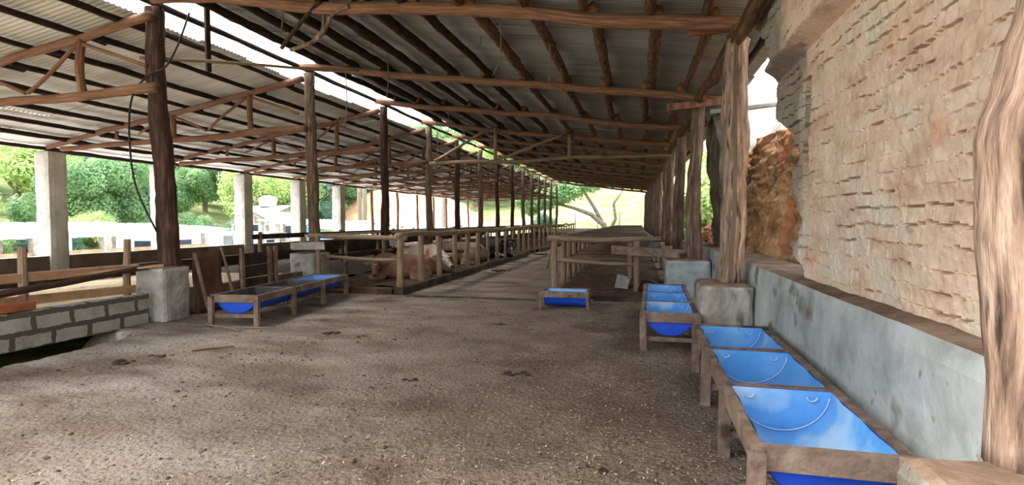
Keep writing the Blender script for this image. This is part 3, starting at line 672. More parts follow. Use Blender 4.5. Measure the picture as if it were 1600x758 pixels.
xs = [-1.66 + .12 * i for i in range(19)]; ys = [10.5 + .2 * i for i in range(165)]; nx = len(xs)
V = [(x, y, .045 + .04 * noise.noise(Vector((x, y, 1)) * 2) + .015 * noise.noise(Vector((x, y, 1)) * 7)) for y in ys for x in xs]
tag(obj('shaded_pen_bedding', V, [(j * nx + i, j * nx + i + 1, (j + 1) * nx + i + 1, (j + 1) * nx + i) for j in range(len(ys) - 1) for i in range(nx - 1)], 'bedding'), 'dark layer painting the shade under the central stalls', 'bedding', kind='stuff')  # dark sheet added so the stall interior looks shaded
root = thing('pen_rails', (-4.73, 10.2, .15), 'rustic post and rail front of the cow pens, nearest stretch with thick poles', 'fence')
PY = [10.2, 11.3, 12.4, 13.5, 14.6, 15.6, 16.75, 17.85, 19.0, 20.2, 21.2, 22.3]
for i, y in enumerate(PY): G().log((-4.73, y, .1), (-4.73 + rnd.uniform(-.03, .03), y, 1.17), .07 if i < 6 else .055, .06 if i < 6 else .05, 700 + i, .015, .14, 10, .15).build('post', 'palewood', root)
for i, (a, b_) in enumerate(((10.1, 13.7), (13.4, 17.9), (17.6, 22.6))): G().log((-4.73, a, 1.2), (-4.73, b_, 1.2 + .01 * i), .06, .05, 720 + i, .03, .12, 10, .3).build('top_rail', 'palewood', root)
root = thing('pen_rails', (-4.73, 24, .0), 'far stretch of pen post and rail fence running toward the end of the barn', 'fence')
for i in range(14): y = 23.4 + i * 1.25; G().log((-4.73, y, 0), (-4.73, y, 1.2), .05, .045, 740 + i, .02, .14, 7, .3).build('post', 'palewood', root)
G().log((-4.73, 22.4, 1.24), (-4.73, 40.2, 1.25), .06, .055, 760, .05, .12, 8, .6).build('top_rail', 'palewood', root)
root = thing('cross_fence', (-6, 10.35, 0), 'near cross rails of the cow pen in front of the tan cow', 'fence')
G().log((-6.95, 10.42, 1.19), (-4.6, 10.22, 1.14), .05, .05, 770, .03, .1).build('top_rail', 'palewood', root)
G().log((-6.5, 10.35, .75), (-4.7, 10.22, .70), .035, .035, 771, .02, .1).build('rail', 'palewood', root)
G().log((-6.42, 9.95, 0), (-6.45, 9.95, 1.2), .05, .04, 772, .02, .12).build('post', 'palewood', root)
G().log((-6.0, 12.0, .1), (-6.0, 12.0, 1.12), .05, .04, 773, .02, .12).build('post', 'plank', root)
g = G(); g.box((-6.62, 9.86, .98), (.78, .03, .15), Matrix.Rotation(-.03, 3, 'Y'), jit=.008); tag(g.build('board', 'greyplank', smooth=False), 'short grey board nailed across the nearest pole of the cow pen', 'board')
g = G(); g.box((-6.35, 13.5, .93), (.42, .03, .2), jit=.008); tag(g.build('board', 'greyplank', smooth=False), 'small pale board hanging behind the tan cow', 'board')
for k, y in enumerate(BENT[3:11]):
    root = thing('pen_divider', (-5.9, y, 0), 'rails dividing the cow pens behind the lying cows, %s divider from the near end' % ORD[k], 'fence')
    G().log((-7, y + .1, 1.16), (-4.7, y + .1, 1.14), .05, .045, 780 + k, .03, .1, 8, .3).build('top_rail', 'plank', root)
    G().log((-7, y + .1, .68), (-4.7, y + .1, .66), .04, .04, 790 + k, .03, .1, 8, .3).build('rail', 'darkplank', root)
    G().log((-5.9, y + .1, .1), (-5.9, y + .1, 1.12), .045, .04, 800 + k, .02, .1, 8, .3).build('post', 'plank', root)
root = thing('back_rails', (-7.1, 10.9, 0), 'grey sawn top rail and dark lower rails along the back of the cow pens', 'fence')
G().bar((-7.15, 10.7, 1.17), (-7.15, 40, 1.22), .2, .045, jit=.01).build('top_board', 'greyplank', root, smooth=False)
for z in (.95, .62): G().bar((-7.15, 10.9, z), (-7.15, 40, z + .03), .04, .13, jit=.01).build('rail', 'darkplank', root, smooth=False)
for i in range(17): y = 12.2 + i * 1.7; G().log((-7.12, y, 0), (-7.12, y, 1.15), .045, .04, 820 + i, .02, .12, 7, .3).build('post', 'plank', root)
root = thing('yard_rails', (-10.5, 12, .1), 'rails crossing the straw yard beyond the cow pens', 'fence')
for i in range(6):
    y = 12.5 + i * 4; G().log((-9.8, y, .1), (-9.8, y, 1.2), .06, .05, 840 + i, .02, .1, 8, .3).build('post', 'plank', root)
for z in (.62, 1.08): G().bar((-9.8, 12.2, z), (-9.8, 34, z), .04, .12, jit=.01).build('rail', 'darkplank', root, smooth=False)

# central stalls: posts both sides, rails across, dusty slatted top
root = thing('calf_stalls', (-.9, 11.4, 0), 'low central row of stalls made of pale poles with a dusty slatted top', 'stalls')
for i in range(24):
    y = 11.4 + i * 1.2 + (.5 * (i > 12) * (i - 12)) * .3; n = 10 if i < 8 else 7
    rr = .062 if i < 4 else .055
    G().log((-1.74, y, 0), (-1.74 + rnd.uniform(-.02, .02), y, 1.08), rr * 1.05, rr, 860 + i, .02, .14, n, .15 if i < 8 else .4).build('post', 'palewood', root)
    G().log((-.06, y, 0), (-.06, y, 1.08), rr, rr, 890 + i, .02, .14, n, .15 if i < 8 else .4).build('post', 'palewood', root)
    if i == 0: G().log((-.19, y + .05, .3), (-.19, y + .05, 1.08), .05, .05, 899, .02, .14, n, .15).build('post', 'palewood', root)
    G().log((-1.78, y + .02, .62 + (.06 if i == 0 else 0)), (-.02, y + .02, .60), .045, .04, 920 + i, .02, .12, n, .25).build('crossbar', 'palewood', root)
G().log((-1.9, 11.4, 1.13), (.42, 11.4, 1.13), .065, .06, 950, .03, .1, 12, .2).build('front_beam', 'palewood', root)
g = G(); y = 11.6
while y < 43:
    g.bar((-1.8, y, 1.13 + rnd.uniform(-.01, .01)), (.15, y + rnd.uniform(-.04, .04), 1.13 + rnd.uniform(-.01, .01)), .13, .03, jit=.01); y += .15
tag(g.build('slatted_top', 'parapet', root, smooth=False), 'slatted top under brown dust')
g = G(); g.bar((-.55, 10.9, .93), (1.2, 10.55, .86), .04, .16, jit=.01); tag(g.build('board', 'plank', smooth=False), 'rough plank nailed from the front stall post to the pale pier', 'board')
g = G(); g.box((-.36, 12.0, .16), (.28, .1, .3), Matrix.Rotation(.25, 3, 'Y') @ Matrix.Rotation(-.2, 3, 'X'), jit=.012); tag(g.build('concrete_slab', 'concrete', smooth=False), 'broken slab of concrete leaning inside the front stall', 'slab')
g = G(); V = []
for i in range(13):
    a = math.pi * i / 12
    for t, r in ((0, .26), (.5, .26), (.5, .24), (0, .24)): V.append((.2 + math.cos(a) * r, 11.35 + t, math.sin(a) * r))
g.add(V, [(i * 4 + k, i * 4 + (k + 1) % 4, (i + 1) * 4 + (k + 1) % 4, (i + 1) * 4 + k)[::-1] for i in range(12) for k in range(4)]); tag(g.build('drum_half', 'rubber'), 'dark upturned half drum on the floor beside the front stall', 'drum')
g = G(); g.blob((.3, 12.9, .95), (.16, .14, .12), 3, .2); tag(g.build('stone_lump', 'concrete'), 'grey lump resting on the right end of the stalls', 'stone')
g = G(); g.log((-2.85, 17.0, 0), (-2.65, 17.3, 1.2), .03, .025, 3, .03, .15); tag(g.build('leaning_stick', 'palewood'), 'bare stick leaning upright in the aisle between the pens and stalls', 'stick')

# ---------------------------------------------------------------- cows (lying), one continuous body each
def ell(bm, c, r, rot=None):
    M4 = Matrix.Translation(c) @ (rot.to_4x4() if rot else Matrix.Identity(4)) @ Matrix.Diagonal((*r, 1))
    bmesh.ops.create_uvsphere(bm, u_segments=20, v_segments=12, radius=1, matrix=M4)
def cap(bm, a, b_, r0, r1, n=7):
    a, b_ = Vector(a), Vector(b_)
    for i in range(n + 1):
        t = i / n; r = r0 + (r1 - r0) * t; ell(bm, a.lerp(b_, t), (r, r, r))
def cow(loc, rotz, hide, label, turn=0.0, headup=.0, scale=1.0, horns=False):
    """body along +X; head turned by `turn` radians about the neck base"""
    root = thing('cow', loc, label, 'cow'); root.rotation_euler = (0, 0, rotz); root.scale = (scale,) * 3
    bm = bmesh.new()
    ell(bm, (0, 0, .40), (.72, .38, .36)); ell(bm, (-.55, 0, .42), (.38, .34, .34)); ell(bm, (.5, 0, .44), (.38, .29, .35)); ell(bm, (-.85, 0, .40), (.16, .22, .24))
    ell(bm, (-.72, .2, .62), (.14, .08, .08)); ell(bm, (-.72, -.2, .62), (.14, .08, .08)); ell(bm, (.45, 0, .74), (.25, .09, .09)); ell(bm, (0, 0, .72), (.6, .1, .06))
    T = Matrix.Translation((.72, 0, .6)) @ Matrix.Rotation(turn, 4, 'Z') @ Matrix.Translation((-.72, 0, -.6))
    def q(p): return T @ Vector(p)
    cap(bm, (.62, 0, .55), q((1.02, 0, .80 + headup)), .22, .14)
    hd = .80 + headup
    cap(bm, q((1.02, 0, hd + .02)), q((1.22, 0, hd - .06)), .135, .115, 4); cap(bm, q((1.22, 0, hd - .06)), q((1.46, 0, hd - .22)), .105, .075, 5); ell(bm, q((1.47, 0, hd - .22)), (.085, .085, .07))
    RR = T.to_3x3()
    for s in (-1, 1):
        ell(bm, q((1.0, s * .22, hd + .05)), (.05, .13, .065), RR @ Matrix.Rotation(s * -.15, 3, 'X'))
        ell(bm, (-.48, s * .3, .26), (.34, .15, .25)); cap(bm, (-.25, s * .40, .14), (-.62, s * .46, .07), .09, .055, 5); cap(bm, (-.62, s * .46, .07), (-.2, s * .5, .05), .05, .04, 5)
        cap(bm, (.55, s * .24, .2), (.92, s * .24, .1), .11, .065, 5); cap(bm, (.92, s * .24, .1), (.62, s * .3, .05), .055, .045, 4)
    cap(bm, (-.98, 0, .45), (-1.06, .12, .12), .035, .025, 8); cap(bm, (-1.06, .12, .12), (-.95, .3, .05), .03, .045, 4)
    me = bpy.data.meshes.new('cow_body'); bm.to_mesh(me); bm.free()
    tmp = bpy.data.objects.new('cow_body', me); COL.objects.link(tmp)
    rm = tmp.modifiers.new('r', 'REMESH'); rm.mode = 'VOXEL'; rm.voxel_size = .026; sm = tmp.modifiers.new('s', 'SMOOTH'); sm.factor = .6; sm.iterations = 5
    dg = bpy.context.evaluated_depsgraph_get(); m2 = bpy.data.meshes.new_from_object(tmp.evaluated_get(dg)); m2.name = 'body'
    COL.objects.unlink(tmp); bpy.data.objects.remove(tmp)
    m2.materials.clear(); m2.materials.append(M[hide]); m2.polygons.foreach_set('use_smooth', [True] * len(m2.polygons))
    link(bpy.data.objects.new('body', m2), root)
    def small(nm, c, r, mt, s=0):
        b2 = bmesh.new(); ell(b2, q(c), r, RR); mm = bpy.data.meshes.new(nm); b2.to_mesh(mm); b2.free(); mm.materials.append(M[mt]); mm.polygons.foreach_set('use_smooth', [True] * len(mm.polygons)); link(bpy.data.objects.new(nm, mm), root)
    for s in (-1, 1): small('eye', (1.17, s * .105, hd + .015), (.026, .018, .024), 'muzzle')
    small('nose', (1.515, 0, hd - .225), (.04, .06, .045), 'muzzle')
    small('blaze', (1.27, 0, hd + .028), (.13, .045, .02), 'horn')
    if horns:
        for s in (-1, 1):
            gg = G(); pts = [q((.98, s * .1, hd + .13)), q((.97, s * .17, hd + .2)), q((.98, s * .18, hd + .3))]
            gg.tube(pts, [.025, .02, .008]); mm = bpy.data.meshes.new('horn'); mm.from_pydata(gg.V, [], gg.F); mm.materials.append(M['horn']); link(bpy.data.objects.new('horn', mm), root)
    return root
cow((-5.6, 12.2, .04), math.radians(-150), 'hide_tan', 'tan cow lying in the nearest pen with its face turned to the camera', turn=1.45, headup=-.30, scale=.84)
cow((-5.75, 13.9, .1), math.radians(-35), 'hide_white', 'white and brown cow lying behind the tan cow with its head low', turn=-.1, headup=-.32, scale=.95)
cow((-5.65, 16.4, .1), math.radians(190), 'hide_pale', 'pale fawn cow lying in the middle of the pens', turn=.3, headup=-.25, scale=.95)
cow((-5.5, 19.6, .1), math.radians(-20), 'hide_black', 'black and white cow lying at the far end of the kerb', turn=-.5, headup=-.15, scale=.95)
cow((-5.9, 18.0, .1), math.radians(160), 'hide_black', 'black cow lying behind the rails next to the black and white cow', turn=.1, headup=-.3, scale=.9)
cow((-9.9, 5.3, .12), math.radians(0), 'hide_tan', 'reddish cow at the left edge of the picture with only its head in view', turn=-.15, headup=.02, scale=.95, horns=True)

# ---------------------------------------------------------------- right side: bank, rubble, ruin
xs_ = 90; ys_ = 90; V = []
def btop(y): return 3.0 + (y - 7.0) * .03 + .10 * noise.noise(Vector((y * 1.5, 0, 0)))
def bank(u, v):                      # u along Y 6.6..12.9, v up the face
    y = 6.6 + 9.4 * u; z = .9 + 2.2 * v; p = Vector((0, y, z))
    lay = noise.noise(Vector((0, y * 1.6, z * 7 + y * 1.2))) ; blk = noise.noise(Vector((4, y * 6, z * 9)))
    x = 2.0 + .42 * v + .22 * noise.noise(Vector((0, y * .9, 2))) + .10 * noise.noise(Vector((1, y * 2.5 + z * 1.2, z * .5))) + (.03 + .10 * v) * lay + .07 * blk + .035 * noise.noise(p * 15)
    return (x, y, .9 + (btop(y) - .9) * v)
for j in range(ys_ + 1):
    for i in range(xs_ * 2 + 1): V.append(bank(i / (xs_ * 2), j / ys_))
nx = xs_ * 2 + 1; Fc = [(j * nx + i, j * nx + i + 1, (j + 1) * nx + i + 1, (j + 1) * nx + i)[::-1] for j in range(ys_) for i in range(nx - 1)]
b = len(V)
for i in range(nx): x, y, z = V[ys_ * nx + i]; V.append((x + 2.5, y, z + .5))
Fc += [(ys_ * nx + i, ys_ * nx + i + 1, b + i + 1, b + i)[::-1] for i in range(nx - 1)]
M['bank'] = mat('cut_red_earth', [(120, 84, 56), (192, 146, 106), (222, 182, 144)], 2.4, .95, 1, 12, stretch=(1, 1.2, .8), spots=[((204, 134, 98), 1.1, .54), ((110, 104, 76), 1.4, .60), ((104, 72, 50), 3, .62)], bdist=.06)
tag(obj('earth_bank', V, Fc, 'bank'), 'cut bank of red and ochre earth behind the gnarled post and the right wall', 'earth bank')
V = []; Fc = []; ncy = 50
for j in range(7):
    for i in range(ncy + 1):
        y = 7.4 + 8.4 * i / ncy; v = j / 6; V.append((2.44 + .3 * v + .05 * noise.noise(Vector((v * 2, y, 3))), y, btop(y) - .15 + (.35 + .12 * (y - 7)) * v + .06 * noise.noise(Vector((v * 3, y * 1.4, 1)))))
nv = len(V); V += [(x + .02, y, z - .14) for (x, y, z) in V]
for j in range(6):
    for i in range(ncy): q = (j * (ncy + 1) + i, j * (ncy + 1) + i + 1, (j + 1) * (ncy + 1) + i + 1, (j + 1) * (ncy + 1) + i); Fc += [q[::-1], tuple(k + nv for k in q)]
for i in range(ncy): Fc += [(i, i + 1, nv + i + 1, nv + i), (6 * (ncy + 1) + i, nv + 6 * (ncy + 1) + i, nv + 6 * (ncy + 1) + i + 1, 6 * (ncy + 1) + i + 1)]
tag(obj('concrete_cap', V, Fc, 'concrete'), 'pale concrete slab capping the red earth bank under the white sky', 'slab')
# ruined wall stub with a curved broken edge
prof = [(11.0, .95), (11.9, .95), (12.05, 1.6), (12.3, 2.0), (12.9, 2.6), (13.3, 3.1), (13.2, 3.6), (12.4, 3.75), (11.6, 3.4), (11.0, 2.9), (10.9, 1.6)]
cy = sum(p[0] for p in prof) / len(prof); cz = sum(p[1] for p in prof) / len(prof)
pp = []
for a, b_ in zip(prof, prof[1:] + prof[:1]):
    for t in range(6): y = a[0] + (b_[0] - a[0]) * t / 6; z = a[1] + (b_[1] - a[1]) * t / 6; k = 1 + .05 * noise.noise(Vector((y * 3, z * 3, 0))); pp.append((cy + (y - cy) * k, cz + (z - cz) * k))
V = []; n = len(pp)
for xx, kk in ((1.50, .9), (1.46, 1), (1.72, 1.03), (1.8, .95)):
    for (y, z) in pp: V.append((xx + .05 * noise.noise(Vector((y * 3, z * 3, xx))), cy + (y - cy) * kk, max(.9, cz + (z - cz) * kk)))
V.append((1.47, cy, cz)); V.append((1.8, cy, cz)); Fc = []
for k in range(3): Fc += [(k * n + i, k * n + (i + 1) % n, (k + 1) * n + (i + 1) % n, (k + 1) * n + i) for i in range(n)]
Fc += [(4 * n, (i + 1) % n, i) for i in range(n)] + [(4 * n + 1, 3 * n + i, 3 * n + (i + 1) % n) for i in range(n)]
M['ruin'] = mat('dark_ruin', [(58, 54, 44), (96, 88, 74), (134, 122, 104)], 2.4, .95, .8, 14, bdist=.04)  # dark to mid grey-brown tones blended by noise
tag(obj('ruined_wall', V, Fc, 'ruin', smooth=False), 'dark stub of ruined wall with a curved broken edge behind the right posts', 'ruin')
V, Fc, nm = rough_box((.95, 12.8, .8), (1.45, 13.5, 1.05), .08, .01, 5)
tag(obj('stone_tank', V, Fc, 'pier', smooth=False), 'small stained stone basin beyond the pale pier', 'basin')
root = thing('rubble_heap', (2.2, 15, .3), 'heap of broken orange brick and sticks behind the right-hand posts', 'rubble')
for i in range(70):
    u = rnd.random(); x = 1.35 + 1.6 * u; y = rnd.uniform(13.1, 20); z = .35 + .85 * (x - 1.3) + rnd.uniform(-.05, .15)
    g = G(); g.box((x, y, z), (rnd.uniform(.15, .5), rnd.uniform(.15, .4), rnd.uniform(.06, .16)), Matrix.Rotation(rnd.uniform(-.6, .6), 3, 'X') @ Matrix.Rotation(rnd.uniform(-.7, .2), 3, 'Y') @ Matrix.Rotation(rnd.uniform(0, 3), 3, 'Z'), jit=.03); g.build('fragment', 'rubble', root, smooth=False)
V = []; nx = 20
for j in range(50):
    for i in range(nx): x = 1.3 + i * .12; y = 12.75 + j * .3; V.append((x, y, .2 + .8 * (x - 1.3) + .1 * noise.noise(Vector((x * 2, y * 2, 0)))))
obj('earth_mound', V, [(j * nx + i, j * nx + i + 1, (j + 1) * nx + i + 1, (j + 1) * nx + i) for j in range(49) for i in range(nx - 1)], 'rubble', root)

# ---------------------------------------------------------------- litter on the floor
g = G(); R = random.Random(11); n = 0
while n < 38000:
    y = 1.6 + 9.5 * R.random() ** 1.35; x = R.uniform(-5.6, 1.2)
    dens = .03 + .97 * min(1, max(0, (x + 3.4) / 3.6)) ** 1.3 + .7 * math.exp(-((x + .2) ** 2 / .5 + (y - 5.2) ** 2 / 1.0)) + .3 * max(0, noise.noise(Vector((x * .7, y * .7, 4))))
    if x > .5 and 2.5 < y < 9.4: dens *= .8
    if R.random() > dens: continue
    n += 1; L_ = R.uniform(.003, .013) * (1.9 if R.random() < .05 else 1); W_ = R.uniform(.0012, .0045); a = R.uniform(0, math.pi); z = floor_h(x, y) + .003 + R.random() * .005
    dx, dy = math.cos(a) * L_, math.sin(a) * L_; ex, ey = -math.sin(a) * W_, math.cos(a) * W_; t = R.uniform(-.004, .006)
    k = R.random(); m_ = 0 if k < .17 else (1 if k < .55 else 2)
    g.add([(x - dx - ex, y - dy - ey, z), (x + dx - ex, y + dy - ey, z + t), (x + dx + ex, y + dy + ey, z + t), (x - dx + ex, y - dy + ey, z)], [(0, 1, 2, 3)], m_)
tag(g.build('straw_litter', ['flake1', 'flake2', 'flake3'], smooth=False), 'chopped straw and chaff strewn over the trampled floor', 'straw', kind='stuff')
g = G(); n = 0
while n < 900:                                            # crumbled clods of dung and earth
    y = 2.1 + 8 * R.random() ** 1.3; x = R.uniform(-5.8, 1.1); q = noise.noise(Vector((x * 1.1 + 7, y * 1.1 + 3, 0))) + .25
    if R.random() > max(.05, q * 2): continue
    n += 1; r_ = R.uniform(.005, .02) * (1.5 if R.random() < .08 else 1); g.blob((x, y, floor_h(x, y) + r_ * .2), (r_, r_ * R.uniform(.6, 1), r_ * .5), n, .3, 1)
tag(g.build('clods', 'clod'), 'small dark clods of trodden dung and earth scattered over the floor', 'clods', kind='stuff')
def dung(x, y, s, label, k=7, flat=.35):
    g = G(); 
    for i in range(k):
        a = R.uniform(0, 6.28); q = s * R.random() ** .7; r = s * R.uniform(.18, .42)
        g.blob((x + math.cos(a) * q * 1.2, y + math.sin(a) * q * .8, floor_h(x, y) + r * flat * .4), (r, r * R.uniform(.5, 1), r * flat), i + x, .35, 2)
    tag(g.build('dung_pat', 'dung'), label, 'dung')
def gp(px, py):
    d = _fw * F + _rt * (px - CX) - _up * (py - CY); t = -EYE / d.z; return d.x * t, d.y * t
for px, py, s, lab in ((517, 521, .13, 'largest lump of dung in mid floor, left of centre'), (565, 526, .06, 'small dung lump just right of the largest one'), (640, 593, .07, 'dark dung crumb in the middle foreground'),
                       (805, 586, .11, 'scattered dung patch in front of the small trough, nearer the camera'), (780, 508, .09, 'thin dark dung patch between the largest lump and the small trough'),
                       (498, 586, .04, 'tiny pale-edged dung crumb below the largest lump'), (200, 566, .13, 'flat smear of black dung near the ditch at left'), (255, 556, .12, 'flat smear of black dung left of the stick'),
                       (783, 424, .25, 'dark dung patch in the aisle beside the cow kerb'), (935, 735, .06, 'dark crumbly dung near the bottom edge, right of centre'), (437, 740, .025, 'tiny black dung pellet near the bottom edge, left of centre'),
                       (845, 398, .3, 'far dung patch in the aisle near the stalls')):
    x, y = gp(px, py); dung(x, y, s, lab, 8, .3)
a, b_ = gp(300, 551), gp(366, 545); g = G(); g.log((a[0], a[1], .025), (b_[0], b_[1], .03), .014, .008, 3, .02, .2, 7, .06); tag(g.build('stick', 'redwood'), 'thin reddish stick lying on the floor at left', 'stick')
for (x0, y0, x1, y1), tl in zip(((-5.9, 6.45, -5.2, 6.2), (-6.1, 6.6, -5.6, 6.3), (-5.5, 6.35, -4.9, 6.5)), ('longest dry twig, right in front of the left trough legs', 'dry twig by the left leg of the left trough', 'dry twig pointing right from the right leg of the left trough')):
    g = G(); g.log((x0, y0, .03), (x1, y1, .03), .013, .008, x0, .04, .2, 6, .08); tag(g.build('twig', 'palewood'), tl, 'twig', 'twigs by the left trough')

# ---------------------------------------------------------------- hanging things
def hang(name, pts, r, mt, label, cat, group=None):
    g = G(); P = [Vector(p) for p in pts]; Q = []
    for i in range(len(P) - 1):                                   # catmull-rom
        p0, p1, p2, p3 = P[max(0, i - 1)], P[i], P[i + 1], P[min(len(P) - 1, i + 2)]
        for k in range(6):
            t = k / 6; Q.append(.5 * ((2 * p1) + (p2 - p0) * t + (2 * p0 - 5 * p1 + 4 * p2 - p3) * t * t + (3 * p1 - p0 - 3 * p2 + p3) * t ** 3))
    Q.append(P[-1]); g.tube(Q, r, 7); return tag(g.build(name, mt), label, cat, group)
hang('cable', [at(296, 20, 6.8), at(278, 70, 6.8), at(258, 105, 6.75), at(232, 118, 6.7), at(207, 150, 6.7), at(202, 210, 6.7), at(212, 290, 6.7), at(245, 362, 6.72)], .014, 'rubber', 'black rubber cable looping down beside the thick left post', 'cable')
g = G(); g.log(at(218, 90, 6.72), at(560, 110, 9.6), .028, .02, 3, .03, .1); tag(g.build('light_pole', 'palewood'), 'thin pale pole fixed across the top of the thick left post', 'pole')
g = G(); g.bar(at(322, -30, 7.6), at(326, 112, 7.6), .09, .04, jit=.004); tag(g.build('hanging_board', 'darkplank', smooth=False), 'short dark board hanging upright in the ridge gap', 'board')
hang('branch', [at(500, 2, 6.8), at(470, 35, 7.0), at(440, 75, 7.3)], [.03] * 13, 'purlin', 'straight dark branch hanging from the near rafter at the ridge', 'branch')
hang('branch', [at(545, 10, 6.8), at(520, 22, 6.9), at(508, 45, 7.0), at(490, 65, 7.2), at(455, 78, 7.6)], .03, 'postwood', 'curved twin branch bending from the near rafter down to the ridge', 'branch')
hang('branch', [at(520, 12, 6.85), at(507, 22, 6.95), at(503, 48, 7.05), at(480, 72, 7.25)], .024, 'postwood', 'thinner fork of the curved branch at the ridge', 'branch')
hang('twine', [at(780, 18, 7.1), at(783, 60, 7.1), at(780, 95, 7.1), at(770, 118, 7.1)], .008, 'twine', 'pale loop of twine hanging below the near rafter', 'twine')
STRIP = ['far left rafter end, long', 'ridge end of the second rafter, long', 'purlin near the ridge, top centre', 'purlin above the second rafter, long and leftmost of two',
         'purlin above the second rafter, right of the longest', 'underside of the second rafter, short', 'tie pole near its left brace', 'tie pole beside the fourth centre post, longest there', 'third rafter near its ridge end',
         'nearest rafter by the dark branches', 'purlin near the peeled second rafter, right of centre', 'third purlin beneath the nearest rafter', 'third rafter just right of its post', 'second centre post, tiny']
k = 0
for (px, py, ln, Y) in ((540, 118, 80, 10.3), (605, 92, 60, 10.2), (578, 52, 25, 9), (858, 60, 70, 8.3), (876, 105, 55, 9.6), (883, 140, 25, 10.3), (722, 196, 40, 16.8), (682, 195, 70, 16.9), (700, 180, 30, 15), (440, 2, 50, 7.3), (924, 110, 18, 9.8), (750, 55, 18, 8.6), (640, 180, 20, 14.0), (490, 120, 14, 10.4)):
    k += 1; hang('bark_strip', [at(px, py - 6, Y), at(px + 2, py + ln * .5, Y), at(px - 1, py + ln, Y)], .011 if ln > 20 else .008, 'twine', 'thin bark strip dangling from the %s' % STRIP[k - 1], 'bark strip', 'bark strips dangling from the roof poles')
g = G(); g.bar((.45, 10.2, 3.52), (1.35, 10.15, 3.58), .05, .12, jit=.004); tag(g.build('board', 'redwood', smooth=False), 'short reddish board under the right roof left of the gnarled post', 'board')
g = G(); g.bar((.55, 7.05, 3.80), (1.2, 7.05, 3.82), .05, .1, jit=.004); tag(g.build('board', 'brickred', smooth=False), 'orange board end beneath the nearest rafter at the gnarled post', 'board')
g = G(); g.log((1.0, 8.6, 3.12), (1.95, 8.4, 3.15), .035, .035, 4, .02, .1); tag(g.build('pale_pole', 'greyplank'), 'short grey pole crossing the white sky right of the gnarled post', 'pole')
root = thing('light_bulb', at(440, 262, 20), 'bare round light bulb under the left roof', 'light bulb')
c = at(440, 269, 20); G().blob(c, (.1, .1, .12), 1, 0, 3).build('bulb', 'bulb', root); G().tube([c + Vector((0, 0, .1)), c + Vector((0, 0, .3))], .03).build('socket', 'rubber', root)

# ---------------------------------------------------------------- outside, left
def slab_roof(g, P, th=.06, m=0):
    P = [Vector(p) for p in P]; Q = [p - Vector((0, 0, th)) for p in P]
    g.add(P + Q, [(0, 1, 2, 3), (7, 6, 5, 4), (0, 4, 5, 1), (1, 5, 6, 2), (2, 6, 7, 3), (3, 7, 4, 0)], m)
def shed(name, x0, x1, y0, y1, zlo, zhi, roofm, label, posts=6, ridge=False, zg=-1.3, cat='shed', postm='greyplank'):
    root = thing(name, ((x0 + x1) / 2, (y0 + y1) / 2, zg), label, cat)
    g = G(); n = int((y1 - y0) / .35)
    for i in range(n):
        a = y0 + (y1 - y0) * i / n; b_ = y0 + (y1 - y0) * (i + 1) / n; dz = .03 * (i % 2)
        if not ridge: slab_roof(g, [(x1, a, zlo + dz), (x1, b_, zlo + dz), (x0, b_, zhi + dz), (x0, a, zhi + dz)])
        else:
            xm = (x0 + x1) / 2; slab_roof(g, [(x1, a, zlo + dz), (x1, b_, zlo + dz), (xm, b_, zhi + dz), (xm, a, zhi + dz)]); slab_roof(g, [(xm, a, zhi + dz), (xm, b_, zhi + dz), (x0, b_, zlo + dz), (x0, a, zlo + dz)])
    g.build('roof', roofm, root, smooth=False)
    for i in range(posts):
        y = y0 + .3 + (y1 - y0 - .6) * i / (posts - 1)
        G().bar((x1 - .15, y, zg), (x1 - .15, y, zlo - .05), .28, .28).build('post', postm, root, smooth=False)
        G().bar((x0 + .15, y, zg), (x0 + .15, y, (zlo if ridge else zhi) - .05), .28, .28).build('post', postm, root, smooth=False)
    return root
r = shed('cattle_shed', -31.5, -24.5, 2, 27, .80, 1.40, 'whiteroof', 'long open shed with a bright corrugated roof below the wooded hill', 9)
G().bar((-24.6, 2, .1), (-24.6, 27, .1), .08, .15).build('rail', 'tanplank', r, smooth=False)
r = shed('lean_to', -37, -30, 28, 36, .6, 1.3, 'whiteroof', 'pale lean-to roof next to the small white house', 3, postm='whitewash')
def house(x0, x1, y0, y1, zt, label, wins=(), roofm='whiteroof', rh=1.2, wm='whitewash', zg=-1.3, over=.4):
    root = thing('farm_house', ((x0 + x1) / 2, (y0 + y1) / 2, zg), label, 'house')
    g = G(); g.box(((x0 + x1) / 2, (y0 + y1) / 2, (zg + zt) / 2), (x1 - x0, y1 - y0, zt - zg)); g.build('walls', wm, root, smooth=False)
    g = G(); ym = (y0 + y1) / 2; o = over
    slab_roof(g, [(x0 - o, y0 - o, zt), (x1 + o, y0 - o, zt), (x1 + o, ym, zt + rh), (x0 - o, ym, zt + rh)]); slab_roof(g, [(x0 - o, ym, zt + rh), (x1 + o, ym, zt + rh), (x1 + o, y1 + o, zt), (x0 - o, y1 + o, zt)])
    for xx in (x0, x1): g.add([(xx, y0, zt - .02), (xx, y1, zt - .02), (xx, ym, zt + rh - .04)], [(0, 1, 2)])
    g.build('roof', roofm, root, smooth=False)
    for (side, a, z, w_, h_) in wins:
        if side == 'x': c, d, s = (x1 + .03, a, z), (.06, w_, h_), (.08, w_ + .16, h_ + .16)
        else: c, d, s = (a, y0 - .03, z), (w_, .06, h_), (w_ + .16, .08, h_ + .16)
        G().box(c, d).build('window', 'glass', root, smooth=False)
        G().box((c[0] - (.03 if side == 'x' else 0), c[1] + (0 if side == 'x' else .03), c[2]), s).build('window_frame', 'whitewash', root, smooth=False)
    return root
house(-32.6, -28.2, 27.4, 32.2, .95, 'small bluish white outbuilding with a louvred window behind the left parapet', (('x', 28.9, -.1, 1.0, .8), ('y', -29.8, -.1, 1.2, .7)), rh=.25)
